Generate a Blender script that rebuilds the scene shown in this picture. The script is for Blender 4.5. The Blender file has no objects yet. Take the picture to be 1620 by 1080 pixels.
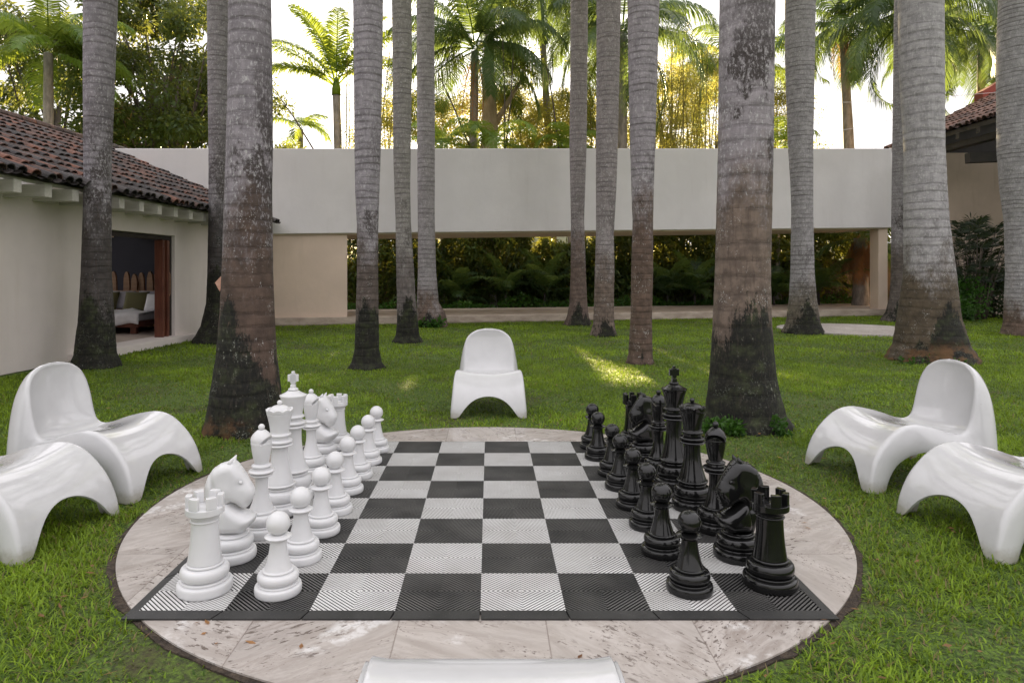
import bpy, bmesh, math, random
import numpy as np
from mathutils import Vector, Matrix
R = math.radians
random.seed(7)
rng = np.random.default_rng(11)
S = bpy.context.scene
COL = S.collection

# ------------------------------------------------------------------ camera, sky, sun
F, CX, HY, CZ = 1087.0, 774.0, 430.0, 1.21       # focal px, vanishing point, camera height
cam = bpy.data.cameras.new('camera')
cam.sensor_width = 36.0
cam.lens = 36.0 * F / 1620.0
cam.shift_x = (810 - CX) / 1620.0
cam.shift_y = -(540 - HY) / 1620.0
cam.clip_start, cam.clip_end = 0.05, 2000
camo = bpy.data.objects.new('camera', cam); COL.objects.link(camo)
camo.location = (0, 0, CZ); camo.rotation_euler = (R(90), 0, 0)
S.camera = camo

SUN_EL, SUN_AZ = R(10.5), R(0.3)                 # azimuth from +Y toward +X
w = bpy.data.worlds.new('World'); S.world = w; w.use_nodes = True
wn = w.node_tree; wn.nodes.clear()
sky = wn.nodes.new('ShaderNodeTexSky'); sky.sky_type = 'NISHITA'; sky.sun_disc = False
sky.sun_elevation = SUN_EL; sky.sun_rotation = SUN_AZ
sky.air_density = 1.0; sky.dust_density = 3.0; sky.ozone_density = 0.6
hsv = wn.nodes.new('ShaderNodeHueSaturation'); hsv.inputs['Saturation'].default_value = 0.2
bg = wn.nodes.new('ShaderNodeBackground'); bg.inputs['Strength'].default_value = 0.15
wo = wn.nodes.new('ShaderNodeOutputWorld')
veil = wn.nodes.new('ShaderNodeMix'); veil.data_type = 'RGBA'; veil.inputs[0].default_value = .94
tcw = wn.nodes.new('ShaderNodeTexCoord'); spw = wn.nodes.new('ShaderNodeSeparateXYZ'); mrw = wn.nodes.new('ShaderNodeMapRange'); vc = wn.nodes.new('ShaderNodeMix'); vc.data_type = 'RGBA'
mrw.inputs[1].default_value = .22; mrw.inputs[2].default_value = 1.0      # overcast veil: brighter overhead than at the horizon
vc.inputs[6].default_value = (1.22, 1.165, 1.17, 1); vc.inputs[7].default_value = (2.6, 2.52, 2.62, 1)
wn.links.new(tcw.outputs['Generated'], spw.inputs[0]); wn.links.new(spw.outputs[2], mrw.inputs[0]); wn.links.new(mrw.outputs[0], vc.inputs[0]); wn.links.new(vc.outputs[2], veil.inputs[7])
wn.links.new(sky.outputs[0], hsv.inputs['Color']); wn.links.new(hsv.outputs[0], veil.inputs[6]); wn.links.new(veil.outputs[2], bg.inputs[0]); wn.links.new(bg.outputs[0], wo.inputs[0])

sl = bpy.data.lights.new('sun', 'SUN'); sl.energy = 5.0; sl.angle = R(0.6); sl.color = (1.0, 0.77, 0.42)
so = bpy.data.objects.new('sun', sl); COL.objects.link(so)
sd = Vector((-math.sin(SUN_AZ) * math.cos(SUN_EL), -math.cos(SUN_AZ) * math.cos(SUN_EL), -math.sin(SUN_EL)))
so.rotation_euler = sd.to_track_quat('-Z', 'Y').to_euler(); so.location = (3, 60, 15)

S.view_settings.view_transform = 'Standard'; S.view_settings.look = 'None'
S.view_settings.exposure = 2.5; S.view_settings.gamma = 1.0
S.render.engine = 'CYCLES'
S.cycles.max_bounces = 8; S.cycles.transparent_max_bounces = 8
S.cycles.use_denoising = True

# ------------------------------------------------------------------ helpers
def px(x, Y): return (x - CX) / F * Y
def pz(y, Y): return CZ - (y - HY) / F * Y

def tag(o, label=None, cat=None, group=None, kind=None):
    if label: o['label'] = label
    if cat: o['category'] = cat
    if group: o['group'] = group
    if kind: o['kind'] = kind
    return o

def empty(name, loc=(0, 0, 0), rz=0.0):
    o = bpy.data.objects.new(name, None); COL.objects.link(o)
    o.location = loc; o.rotation_euler = (0, 0, rz); o.empty_display_size = 0.1
    return o

def link(name, me, mat=None, parent=None, loc=(0, 0, 0), smooth=True):
    if mat is not None and not me.materials: me.materials.append(mat)
    o = bpy.data.objects.new(name, me); COL.objects.link(o)
    o.location = loc
    if parent: o.parent = parent
    return o

def mesh(name, V, Fc, smooth=True, tint=None):
    me = bpy.data.meshes.new(name)
    me.from_pydata([tuple(v) for v in V], [], [tuple(f) for f in Fc]); me.update()
    me.polygons.foreach_set('use_smooth', [smooth] * len(me.polygons))
    if tint is not None:
        a = me.attributes.new('tint', 'FLOAT', 'FACE'); a.data.foreach_set('value', np.asarray(tint, dtype=np.float32))
    return me

def fastmesh(name, V, Fc, tint=None, smooth=False):
    """V (n,3), Fc (m,k) constant face size"""
    V = np.asarray(V, dtype=np.float32); Fc = np.asarray(Fc, dtype=np.int32); k = Fc.shape[1]; m = len(Fc)
    me = bpy.data.meshes.new(name)
    me.vertices.add(len(V)); me.vertices.foreach_set('co', V.ravel())
    me.loops.add(m * k); me.loops.foreach_set('vertex_index', Fc.ravel())
    me.polygons.add(m)
    me.polygons.foreach_set('loop_start', np.arange(0, m * k, k, dtype=np.int32))
    me.polygons.foreach_set('use_smooth', np.full(m, smooth))
    me.update(calc_edges=True)
    if tint is not None:
        a = me.attributes.new('tint', 'FLOAT', 'FACE'); a.data.foreach_set('value', np.asarray(tint, dtype=np.float32))
    return me

class MB:
    """collects shapes for one mesh"""
    def __init__(s): s.v = []; s.f = []; s.t = []
    def add(s, V, Fc, t=0.5):
        b = len(s.v); s.v += [tuple(v) for v in V]; s.f += [tuple(b + i for i in f) for f in Fc]; s.t += [t] * len(Fc); return s
    def box(s, x0, x1, y0, y1, z0, z1, t=0.5):
        V = [(x0,y0,z0),(x1,y0,z0),(x1,y1,z0),(x0,y1,z0),(x0,y0,z1),(x1,y0,z1),(x1,y1,z1),(x0,y1,z1)]
        return s.add(V, [(3,2,1,0),(4,5,6,7),(0,1,5,4),(1,2,6,5),(2,3,7,6),(3,0,4,7)], t)
    def hexa(s, P, t=0.5):   # 8 points: bottom 4 then top 4
        return s.add(P, [(3,2,1,0),(4,5,6,7),(0,1,5,4),(1,2,6,5),(2,3,7,6),(3,0,4,7)], t)
    def bar(s, a, b, w, h, t=0.5):
        a = Vector(a); b = Vector(b); d = (b - a).normalized()
        u = d.cross(Vector((0, 0, 1)));
        if u.length < 1e-4: u = Vector((1, 0, 0))
        u.normalize(); v = u.cross(d).normalized()
        P = []
        for q in (a, b):
            P += [q - u*w/2 - v*h/2, q + u*w/2 - v*h/2, q + u*w/2 + v*h/2, q - u*w/2 + v*h/2]
        return s.add(P, [(3,2,1,0),(4,5,6,7),(0,1,5,4),(1,2,6,5),(2,3,7,6),(3,0,4,7)], t)
    def tube(s, pts, rad, n=8, t=0.5, cap=True):
        pts = [Vector(p) for p in pts]; base = len(s.v); k = len(pts)
        for i, p in enumerate(pts):
            d = (pts[min(i+1, k-1)] - pts[max(i-1, 0)]).normalized()
            u = d.cross(Vector((0.13, 0.99, 0.02))); u.normalize(); v = d.cross(u)
            r = rad[i] if hasattr(rad, '__len__') else rad
            for j in range(n):
                a = 2*math.pi*j/n; q = p + u*math.cos(a)*r + v*math.sin(a)*r; s.v.append(tuple(q))
        for i in range(k-1):
            for j in range(n):
                s.f.append((base+i*n+j, base+i*n+(j+1)%n, base+(i+1)*n+(j+1)%n, base+(i+1)*n+j)); s.t.append(t)
        if cap:
            s.f.append(tuple(base+j for j in reversed(range(n)))); s.f.append(tuple(base+(k-1)*n+j for j in range(n))); s.t += [t, t]
        return s
    def build(s, name, mat, parent=None, loc=(0,0,0), smooth=False, bevel=0, tint=False, seg=2):
        me = mesh(name, s.v, s.f, smooth, s.t if tint else None)
        o = link(name, me, mat, parent, loc)
        if bevel:
            m = o.modifiers.new('bevel', 'BEVEL'); m.width = bevel; m.segments = seg; m.limit_method = 'ANGLE'; m.angle_limit = R(40)
            if smooth is False: me.polygons.foreach_set('use_smooth', [True]*len(me.polygons)); m.harden_normals = True
        return o

def copy_tree(o, parent=None):
    c = o.copy(); COL.objects.link(c)
    if parent: c.parent = parent
    for ch in list(o.children): copy_tree(ch, c)
    return c

# ---- node helpers
class NT:
    def __init__(s, name):
        s.mat = bpy.data.materials.new(name); s.mat.use_nodes = True
        s.nt = s.mat.node_tree; s.nt.nodes.clear()
        s.out = s.nt.nodes.new('ShaderNodeOutputMaterial')
    def set(s, sock, val):
        if isinstance(val, bpy.types.NodeSocket): s.nt.links.new(val, sock)
        elif val is not None:
            if sock.type == 'RGBA' and not hasattr(val, '__len__'): val = (val, val, val, 1)
            elif sock.type == 'RGBA' and len(val) == 3: val = (*val, 1)
            sock.default_value = val
    def n(s, typ, ins=None, **props):
        nd = s.nt.nodes.new('ShaderNode' + typ)
        for k, v in props.items(): setattr(nd, k, v)
        for k, v in (ins or {}).items(): s.set(nd.inputs[k], v)
        return nd
    def m(s, op, a, b=0.0, c=None, clamp=False):
        nd = s.nt.nodes.new('ShaderNodeMath'); nd.operation = op; nd.use_clamp = clamp
        s.set(nd.inputs[0], a); s.set(nd.inputs[1], b)
        if c is not None: s.set(nd.inputs[2], c)
        return nd.outputs[0]
    def mix(s, f, a, b, blend='MIX'):
        nd = s.nt.nodes.new('ShaderNodeMix'); nd.data_type = 'RGBA'; nd.blend_type = blend
        s.set(nd.inputs[0], f); s.set(nd.inputs[6], a); s.set(nd.inputs[7], b); return nd.outputs[2]
    def mr(s, v, a, b, c=0.0, d=1.0, smooth=True):
        nd = s.nt.nodes.new('ShaderNodeMapRange'); nd.interpolation_type = 'SMOOTHSTEP' if smooth else 'LINEAR'
        s.set(nd.inputs[0], v); s.set(nd.inputs[1], a); s.set(nd.inputs[2], b); s.set(nd.inputs[3], c); s.set(nd.inputs[4], d); return nd.outputs[0]
    def obj(s): return s.n('TexCoord').outputs['Object']
    def pos(s): return s.n('NewGeometry').outputs['Position']
    def scale(s, vec, sc, loc=(0,0,0), rot=(0,0,0)):
        return s.n('Mapping', {0: vec, 1: loc, 2: rot, 3: sc}).outputs[0]
    def noise(s, vec, scale, detail=4, rough=0.55, dist=0.0):
        return s.n('TexNoise', {'Vector': vec, 'Scale': scale, 'Detail': detail, 'Roughness': rough, 'Distortion': dist}).outputs[0]
    def attr(s, name): return s.n('Attribute', attribute_name=name).outputs['Fac']
    def bump(s, h, strength=0.3, dist=0.01):
        return s.n('Bump', {'Height': h, 'Strength': strength, 'Distance': dist}).outputs[0]
    def bsdf(s, color, rough=0.6, normal=None, **kw):
        ins = {'Base Color': color, 'Roughness': rough}
        if normal is not None: ins['Normal'] = normal
        ins.update(kw)
        b = s.n('BsdfPrincipled', ins); s.nt.links.new(b.outputs[0], s.out.inputs[0]); return b

def rgb(*c): return (*c, 1)

# ------------------------------------------------------------------ materials
def mat_plaster(name, base, mott=0.12, drip=0.25, streak=(0.5,0.48,0.45)):
    t = NT(name); p = t.pos()
    a = t.noise(p, 0.7, 5, 0.6); b = t.noise(t.scale(p, (6, 6, 0.7)), 1.0, 4, 0.6)
    c = t.mix(t.mr(a, .3, .75), rgb(*[x*(1-mott) for x in base]), rgb(*base))
    c = t.mix(t.mr(b, .52, .8, 0, drip), c, rgb(*[x*s for x, s in zip(base, streak)]))
    g = t.noise(p, 45, 4, 0.6); g2 = t.noise(p, 5, 3, 0.5)
    h = t.m('ADD', g, t.m('MULTIPLY', g2, 2.0))
    t.bsdf(c, 0.85, t.bump(h, 0.35, 0.006)); return t.mat

M = {}
M['wall_white'] = mat_plaster('white_plaster', (0.76, 0.73, 0.745), 0.10, 0.20, (.74,.72,.70))
M['wall_cream'] = mat_plaster('cream_plaster', (0.80, 0.725, 0.69), 0.14, 0.2, (.7,.66,.6))
M['wall_beige'] = mat_plaster('beige_plaster', (0.76, 0.61, 0.50), 0.14, 0.18)
M['wall_tan'] = mat_plaster('tan_plaster', (0.58, 0.46, 0.38), 0.2, 0.3)
M['dark_wall'] = mat_plaster('weathered_brown_plaster', (0.10, 0.075, 0.05), 0.2, 0.5)
M['wall_red'] = mat_plaster('red_plaster', (0.22, 0.05, 0.045), 0.2, 0.2)
M['navy'] = mat_plaster('navy_paint', (0.035, 0.036, 0.055), 0.2, 0.1)
M['ceiling'] = mat_plaster('room_ceiling_paint', (0.35, 0.33, 0.3), 0.1, 0.1)

def mat_wood(name, a, b, rough=0.5, sc=(3, 3, 30), coat=0.0):
    t = NT(name); p = t.obj()
    n1 = t.noise(t.scale(p, sc), 1.3, 6, 0.65, 0.6); n2 = t.noise(p, 3, 3)
    c = t.mix(t.mr(n1, .3, .7), rgb(*a), rgb(*b)); c = t.mix(t.mr(n2, .4, .8, 0, .5), c, rgb(*[x*.5 for x in a]))
    t.bsdf(c, rough, t.bump(n1, .3, .004), **({'Coat Weight': coat} if coat else {})); return t.mat
M['door_wood'] = mat_wood('red_brown_door_wood', (0.10,0.03,0.018), (0.17,0.06,0.035), .4, (30,30,2))
M['dark_wood'] = mat_wood('dark_timber', (0.016,0.012,0.010), (0.03,0.022,0.018), .65, (3,3,3))
M['tan_wood'] = mat_wood('tan_wood', (0.30,0.17,0.10), (0.42,0.26,0.16), .6, (3,3,25))
M['rafter'] = mat_wood('whitewashed_timber', (0.52,0.50,0.45), (0.62,0.60,0.55), .8, (2,20,20))

def mat_stone_step():
    t = NT('beige_stone_step'); p = t.pos()
    n1 = t.noise(t.scale(p, (1,1,3)), 2.2, 6, .65); n2 = t.noise(p, 30, 3)
    c = t.mix(t.mr(n1,.3,.7), rgb(.36,.28,.23), rgb(.56,.47,.40)); c = t.mix(t.mr(n2,.62,.75,0,.6), c, rgb(.2,.15,.12))
    z = t.n('SeparateXYZ', {0: p}).outputs[2]
    c = t.mix(t.mr(t.m('ADD', z, t.m('MULTIPLY', n1, .08)), .02, .09, .75, 0), c, rgb(.10,.09,.05))
    t.bsdf(c, .6, t.bump(n2, .3, .004)); return t.mat
M['step'] = mat_stone_step()

def mat_travertine(name='travertine', seams=True, dull=False):
    t = NT(name); p = t.pos()
    xyz = t.n('SeparateXYZ', {0: p}); X, Y = xyz.outputs[0], xyz.outputs[1]
    # slabs: rows in Y 0.60 m deep; width 0.55, staggered
    ry = t.m('FLOOR', t.m('DIVIDE', t.m('ADD', Y, -0.93), 1.0))
    off = t.m('MULTIPLY', t.m('MODULO', t.m('ABSOLUTE', ry), 2.0), 0.0)
    xs = t.m('DIVIDE', t.m('ADD', t.m('ADD', X, 0.31), off), 0.505)
    rx = t.m('FLOOR', xs)
    cell = t.n('CombineXYZ', {0: rx, 1: ry, 2: 3.3}).outputs[0]
    wn_ = t.n('TexWhiteNoise', {0: cell}, noise_dimensions='3D'); rnd = wn_.outputs[0]; rndc = wn_.outputs[1]
    fx = t.m('FRACT', xs); fy = t.m('FRACT', t.m('DIVIDE', t.m('ADD', Y, -0.93), 1.0))
    ex = t.m('MULTIPLY', t.m('MINIMUM', fx, t.m('SUBTRACT', 1.0, fx)), 0.505)
    ey = t.m('MULTIPLY', t.m('MINIMUM', fy, t.m('SUBTRACT', 1.0, fy)), 1.0)
    seam = t.mr(t.m('MINIMUM', ex, ey), 0.0008, 0.0032, 1, 0)
    ang = t.m('MULTIPLY', t.m('ADD', rnd, -0.35), 2.6)
    rot = t.n('VectorRotate', {'Vector': p, 'Angle': ang}, rotation_type='Z_AXIS').outputs[0]
    shift = t.n('VectorMath', {0: rndc, 1: (13, 17, 11)}, operation='MULTIPLY').outputs[0]
    q = t.n('VectorMath', {0: rot, 1: shift}, operation='ADD').outputs[0]
    v1 = t.noise(t.scale(q, (2.0, 7, 2)), 1.5, 8, .75, 1.4)
    v2 = t.noise(t.scale(q, (1.2, 5, 1)), 1.1, 4, .6, .5)
    c = t.mix(t.mr(v1, .36, .66), rgb(.29,.245,.215), rgb(.51,.465,.43))
    c = t.mix(t.mr(v2, .35, .7), t.mix(.5, c, rgb(.36,.33,.305)), c)
    c = t.mix(t.m('MULTIPLY', rnd, .35), c, rgb(.54,.495,.455))
    # pits, elongated along the veins
    pn = t.noise(t.scale(q, (26, 75, 26)), 1.0, 3, .55, .3); big = t.noise(q, 4.5, 3, .5)
    pit = t.m('MULTIPLY', t.mr(pn, .585, .63), t.mr(big, .45, .58))
    pv = t.noise(t.scale(q, (60, 110, 60)), 1.0, 2, .5); pit2 = t.m('MULTIPLY', t.mr(pv, .63, .67), t.mr(v2, .45, .6))
    pit = t.m('MAXIMUM', pit, pit2)
    c = t.mix(t.m('MULTIPLY', pit, .8), c, rgb(.10,.075,.06))
    spl = t.noise(p, 1.7, 5, .6, .6)
    chalk = t.m('MULTIPLY', t.mr(spl, .56, .62), t.mr(t.noise(q, 22, 5, .7), .42, .6))
    c = t.mix(t.m('MULTIPLY', chalk, .65), c, rgb(.74,.73,.72))
    c = t.mix(t.m('MULTIPLY', seam, .5), c, rgb(.15,.11,.09))
    dirt = t.noise(p, 1.1, 5, .65)
    c = t.mix(t.mr(dirt, .55, .75, 0, .35), c, rgb(.30,.27,.24))
    rough = t.mr(spl, .3, .65, .60 if dull else .12, .55)
    rough = t.m('MAXIMUM', rough, t.m('MULTIPLY', pit, .9))
    h = t.m('SUBTRACT', t.m('MULTIPLY', t.noise(q, 60, 4, .6), .15), t.m('ADD', pit, seam))
    t.bsdf(c, rough, t.bump(h, .5, .003), **{'Specular IOR Level': .45}); return t.mat
M['travertine'] = mat_travertine()
M['travertine_dull'] = mat_travertine('travertine_far', True, True)

def mat_plastic(name, base, rough, sss=0.0, coat=0.0, fine=0.0):
    t = NT(name); p = t.obj()
    n = t.noise(p, 7, 4, .6); fs = t.noise(p, 60, 3, .6)
    c = t.mix(t.mr(n, .35, .75, 0, 1), rgb(*base), rgb(*[x*.93 for x in base]))
    rr = t.m('ADD', t.mr(fs, .4, .8, 0, .10), rough)
    if name.startswith('glossy_white'):
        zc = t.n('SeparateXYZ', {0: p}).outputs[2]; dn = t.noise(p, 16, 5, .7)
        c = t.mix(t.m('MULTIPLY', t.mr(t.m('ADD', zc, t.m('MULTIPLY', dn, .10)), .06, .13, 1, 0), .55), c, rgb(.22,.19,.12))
        c = t.mix(t.mr(t.noise(t.scale(p, (30, 6, 30)), 2.0, 4, .6), .70, .76, 0, .25), c, rgb(.35,.33,.30))
    kw = {}
    if sss: kw.update({'Subsurface Weight': sss, 'Subsurface Radius': (.03,.028,.026), 'Subsurface Scale': .6})
    if coat: kw.update({'Coat Weight': coat, 'Coat Roughness': .06})
    t.bsdf(c, rr, t.bump(t.noise(p, 14, 2), .12, .004), **kw); return t.mat
M['chair'] = mat_plastic('glossy_white_fibreglass', (.60,.60,.605), .12, 0, .6)
M['piece_white'] = mat_plastic('milky_white_plastic', (.68,.68,.685), .28, .45)
M['piece_black'] = mat_plastic('glossy_black_plastic', (.007,.007,.007), .10)

def mat_tile(name, base, dust):
    t = NT(name); p = t.pos(); n = t.noise(p, 5, 5, .6); f = t.noise(p, 220, 3, .6); at = t.attr('tint')
    c = t.mix(t.mr(n, .3, .75), rgb(*base), rgb(*dust))
    c = t.mix(t.m('MULTIPLY', at, .45), c, rgb(*dust))
    c = t.mix(t.mr(f, .6, .75, 0, .35), c, rgb(.22,.2,.18))
    t.bsdf(c, .48, t.bump(f, .3, .001)); return t.mat
M['tile_black'] = mat_tile('black_rubber_grid', (.030,.030,.031), (.11,.107,.103))
M['ramp_black'] = mat_tile('black_rubber_edging', (.012,.012,.012), (.035,.034,.033))
M['tile_white'] = mat_tile('white_rubber_grid', (.68,.68,.67), (.55,.54,.525))
M['groove_w'] = mat_tile('painted_shade_white_grooves', (.20,.20,.195), (.12,.115,.11)); M['groove_b'] = mat_tile('painted_shade_black_grooves', (.010,.010,.010), (.02,.019,.018))  # groove shade painted into the colour of the rib side walls
M['tile_under'] = mat_tile('painted_shade_grid_base', (.005,.005,.005), (.01,.01,.01))  # near-black base sheet, gap shade put into its colour
M['tile_under_w'] = mat_tile('grey_grid_base', (.03,.03,.03), (.02,.02,.02))  # darkened base under the white ribs, gap shade in the colour

def mat_lawn():
    t = NT('lawn_soil_and_turf'); p = t.pos()
    n1 = t.noise(p, 1.2, 6, .65); n2 = t.noise(p, 55, 4, .7); n3 = t.noise(p, .35, 4, .6)
    c = t.mix(t.mr(n2, .35, .7), rgb(.030,.045,.010), rgb(.13,.22,.02))
    c = t.mix(t.mr(n1, .52, .68, 0, .75), c, rgb(.060,.040,.022))
    c = t.mix(t.mr(n3, .45, .7, 0, .4), c, rgb(.10,.16,.025))
    t.bsdf(c, .95, t.bump(n2, .8, .02)); return t.mat
M['lawn'] = mat_lawn()
def mat_soil():
    t = NT('dark_soil'); p = t.pos(); n = t.noise(p, 25, 5, .7); f = t.noise(p, 90, 4, .7)
    c = t.mix(t.mr(n, .35, .7), rgb(.03,.02,.014), rgb(.11,.08,.055)); c = t.mix(t.mr(f,.6,.7,0,.6), c, rgb(.16,.12,.09))
    t.bsdf(c, .95, t.bump(f, 1.0, .02)); return t.mat
M['soil'] = mat_soil()

def mat_leaf(name, dark, light, back=None, trans=.45, rough=.45, noise_sc=1.0, warm=None):
    t = NT(name); at = t.attr('tint'); p = t.pos()
    c = t.mix(at, rgb(*dark), rgb(*light))
    n = t.noise(p, noise_sc, 4, .6)
    c = t.mix(t.mr(n, .35, .7, 0, .5), c, rgb(*[x*.6 for x in dark]))
    if warm: c = t.mix(t.mr(at, .90, .94), c, rgb(*warm))
    d = t.n('BsdfPrincipled', {'Base Color': c, 'Roughness': rough, 'Specular IOR Level': .35})
    tc = t.mix(.5, c, rgb(*(back or [min(1, x*2.0) for x in light])))
    tr = t.n('BsdfTranslucent', {'Color': tc})
    mx = t.n('MixShader', {0: trans}); t.nt.links.new(d.outputs[0], mx.inputs[1]); t.nt.links.new(tr.outputs[0], mx.inputs[2])
    t.nt.links.new(mx.outputs[0], t.out.inputs[0]); return t.mat
M['grass'] = mat_leaf('grass_blades', (.030,.075,.006), (.32,.47,.028), (.50,.66,.05), .35, .55, .8, (.20,.14,.07))
M['frond'] = mat_leaf('palm_frond', (.024,.058,.024), (.095,.165,.045), (.28,.36,.06), .40, .4, .6)
M['frond_bright'] = mat_leaf('bright_palm_frond', (.05,.12,.02), (.20,.33,.05), (.50,.55,.06), .45, .4, .6)
M['mango'] = mat_leaf('broad_leaf', (.020,.050,.016), (.085,.135,.028), (.38,.38,.06), .42, .35, .5, (.22,.12,.05))
M['shrub'] = mat_leaf('shrub_leaf', (.12,.15,.03), (.36,.37,.09), (.66,.58,.14), .62, .5, .5, (.32,.22,.09))
M['hedge'] = mat_leaf('hedge_leaf', (.014,.034,.010), (.075,.13,.030), (.50,.46,.05), .38, .45, .8)
M['dark_leaf'] = mat_leaf('dark_glossy_leaf', (.008,.020,.008), (.035,.060,.022), (.20,.22,.04), .22, .4, .8)
M['cover'] = mat_leaf('groundcover_leaf', (.02,.06,.010), (.07,.17,.02), None, .4, .4, 2)
M['dry'] = mat_leaf('dry_frond', (.15,.08,.045), (.42,.22,.09), None, .4, .6, 2)

def mat_bark(name, a, b, sc=3):
    t = NT(name); p = t.pos(); n = t.noise(t.scale(p, (1,1,.35)), sc*2, 6, .65)
    t.bsdf(t.mix(t.mr(n,.3,.7), rgb(*a), rgb(*b)), .85, t.bump(n, .6, .03)); return t.mat
M['bark'] = mat_bark('grey_bark', (.05,.04,.032), (.14,.11,.09))
M['bark_pale'] = mat_bark('pale_bark', (.34,.27,.21), (.52,.42,.33))
M['coco_bark'] = mat_bark('coconut_trunk', (.16,.14,.12), (.32,.28,.25), 5)
M['bamboo'] = mat_bark('bamboo_culm', (.14,.12,.03), (.30,.26,.08), 4)
M['hill'] = mat_bark('hill_scrub', (.06,.07,.025), (.14,.13,.05), .3)

def mat_trunk(name, brown=1.2, moss=0.5, seed=0.0, lichen=1.0, ringk=.72, grey=(.30,.275,.30), ring=.085, orange=0.0, stain=.5, brownc=(.13,.088,.068), moss_side=0.0):
    t = NT(name); o = t.obj(); xyz = t.n('SeparateXYZ', {0: o}); z = xyz.outputs[2]; x = xyz.outputs[0]
    p = t.n('VectorMath', {0: o, 1: (seed*3.1, seed*5.7, seed*1.3)}, operation='ADD').outputs[0]
    n_big = t.noise(t.scale(p, (2.2, 2.2, 1.1)), 1.6, 5, .6)
    n_mid = t.noise(p, 9, 5, .65); n_f = t.noise(t.scale(p, (1, 1, .55)), 45, 5, .75)
    vert = t.noise(t.scale(p, (1, 1, .1)), 60, 3, .6)
    c = t.mix(t.mr(n_mid, .3, .7), rgb(*[g*.72 for g in grey]), rgb(*[g*1.15 for g in grey]))
    c = t.mix(t.mr(vert, .45, .75, 0, .35), c, rgb(*[g*.5 for g in grey]))
    c = t.mix(t.mr(n_f, .52, .66, 0, .55), c, rgb(.60,.59,.585))
    lam = t.noise(t.scale(p, (5, 5, 70)), 1.0, 5, .7)
    c = t.mix(t.mr(lam, .50, .68, 0, .45), c, rgb(*[g*.45 for g in grey]))
    # leaf-scar rings
    wob = t.m('MULTIPLY', t.m('ADD', t.noise(t.scale(p, (1.6, 1.6, 3.0)), 2.2, 3, .5), -.5), .055)
    zz = t.m('DIVIDE', t.m('ADD', z, wob), ring)
    fr = t.m('ABSOLUTE', t.m('SUBTRACT', t.m('FRACT', zz), .5))
    rid = t.n('TexWhiteNoise', {1: t.m('FLOOR', zz)}, noise_dimensions='1D').outputs[0]
    ringm = t.m('MULTIPLY', t.mr(fr, .22, .50), t.mr(t.m('ADD', t.noise(t.scale(p, (3, 3, 14)), 1.7, 6, .8), t.m('MULTIPLY', rid, .25)), .46, .78))
    c = t.mix(t.m('MULTIPLY', ringm, ringk), c, rgb(.10,.085,.09))
    # dark weather stains on one flank
    st = t.noise(t.scale(p, (1.5, 1.5, .9)), 1.7, 6, .68)
    stm = t.m('MULTIPLY', t.mr(t.m('ADD', st, t.m('MULTIPLY', x, .35)), .50, .58), t.mr(z, brown*1.3+1.6, brown+.2))
    spk = t.mr(n_f, .47, .60)
    c = t.mix(t.m('MULTIPLY', stm, t.m('MULTIPLY', t.m('SUBTRACT', 1.0, t.m('MULTIPLY', spk, .8)), stain*1.3)), c, rgb(.055,.045,.043))
    # brown lower bark
    bl = t.m('ADD', z, t.m('MULTIPLY', t.m('SUBTRACT', n_big, .5), 1.9))
    bm = t.mr(t.m('ADD', bl, t.m('MULTIPLY', t.m('SUBTRACT', n_f, .5), .9)), brown-.35, brown+.45, 1, 0)
    bc = t.mix(t.mr(n_mid, .3, .72), rgb(*[b*.65 for b in brownc]), rgb(*[b*1.35 for b in brownc]))
    bc = t.mix(t.mr(vert, .5, .72, 0, .5), bc, rgb(.07,.045,.035))
    bc = t.mix(t.m('MULTIPLY', ringm, .28), bc, rgb(.035,.022,.018))
    c = t.mix(bm, c, bc)
    # lichen flecks near the transition
    vo = t.n('TexVoronoi', {'Vector': t.n('VectorMath', {0: t.scale(p, (1, 1, .75)), 1: t.n('VectorMath', {0: t.n('TexNoise', {'Vector': p, 'Scale': 60.0}).outputs[1], 1: (.03,.03,.03)}, operation='MULTIPLY').outputs[0]}, operation='ADD').outputs[0], 'Scale': 75.0, 'Randomness': 1.0}).outputs[0]
    fl = t.m('MULTIPLY', t.mr(vo, .24, .34, 1, 0), t.mr(t.noise(p, 4.2, 6, .75), .53, .66))
    fl = t.m('MAXIMUM', fl, t.m('MULTIPLY', t.mr(n_f, .60, .66), t.mr(t.noise(p, 3.1, 4, .7), .50, .60)))
    fz = t.mr(z, brown+1.6, brown+.5)
    c = t.mix(t.m('MULTIPLY', t.m('MULTIPLY', fl, fz), lichen*.85), c, rgb(.56,.56,.54))
    # moss at the foot
    ml = t.m('ADD', t.m('ADD', z, t.m('MULTIPLY', t.m('SUBTRACT', t.noise(t.scale(p, (2.6,2.6,.9)), 2.0, 9, .78), .5), 1.5)), t.m('MULTIPLY', t.m('ABSOLUTE', t.m('ADD', x, moss_side)), 1.6))
    mm = t.mr(t.m('ADD', ml, t.m('MULTIPLY', t.m('SUBTRACT', n_f, .5), .40)), moss-.05, moss+.08, 1, 0)
    mc = t.mix(t.mr(n_f, .4, .7), rgb(.004,.004,.003), rgb(.020,.019,.011))
    mc = t.mix(t.mr(n_mid, .45, .8), mc, rgb(.045,.055,.020)); mc = t.mix(t.mr(vert, .55, .75, 0, .5), mc, rgb(.07,.055,.04))
    c = t.mix(t.m('MULTIPLY', mm, t.mr(n_f, .62, .70, 1, .35)), c, mc)
    c = t.mix(t.m('MULTIPLY', t.m('MULTIPLY', fl, mm), .55), c, rgb(.34,.36,.30))
    if orange:
        om = t.m('MULTIPLY', t.mr(t.m('ADD', z, t.m('MULTIPLY', n_mid, .3)), orange*.5, orange, 1, 0), t.mr(t.noise(p, 5, 4, .6), .45, .6))
        c = t.mix(t.m('MULTIPLY', om, .75), c, rgb(.145,.072,.028))
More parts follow.
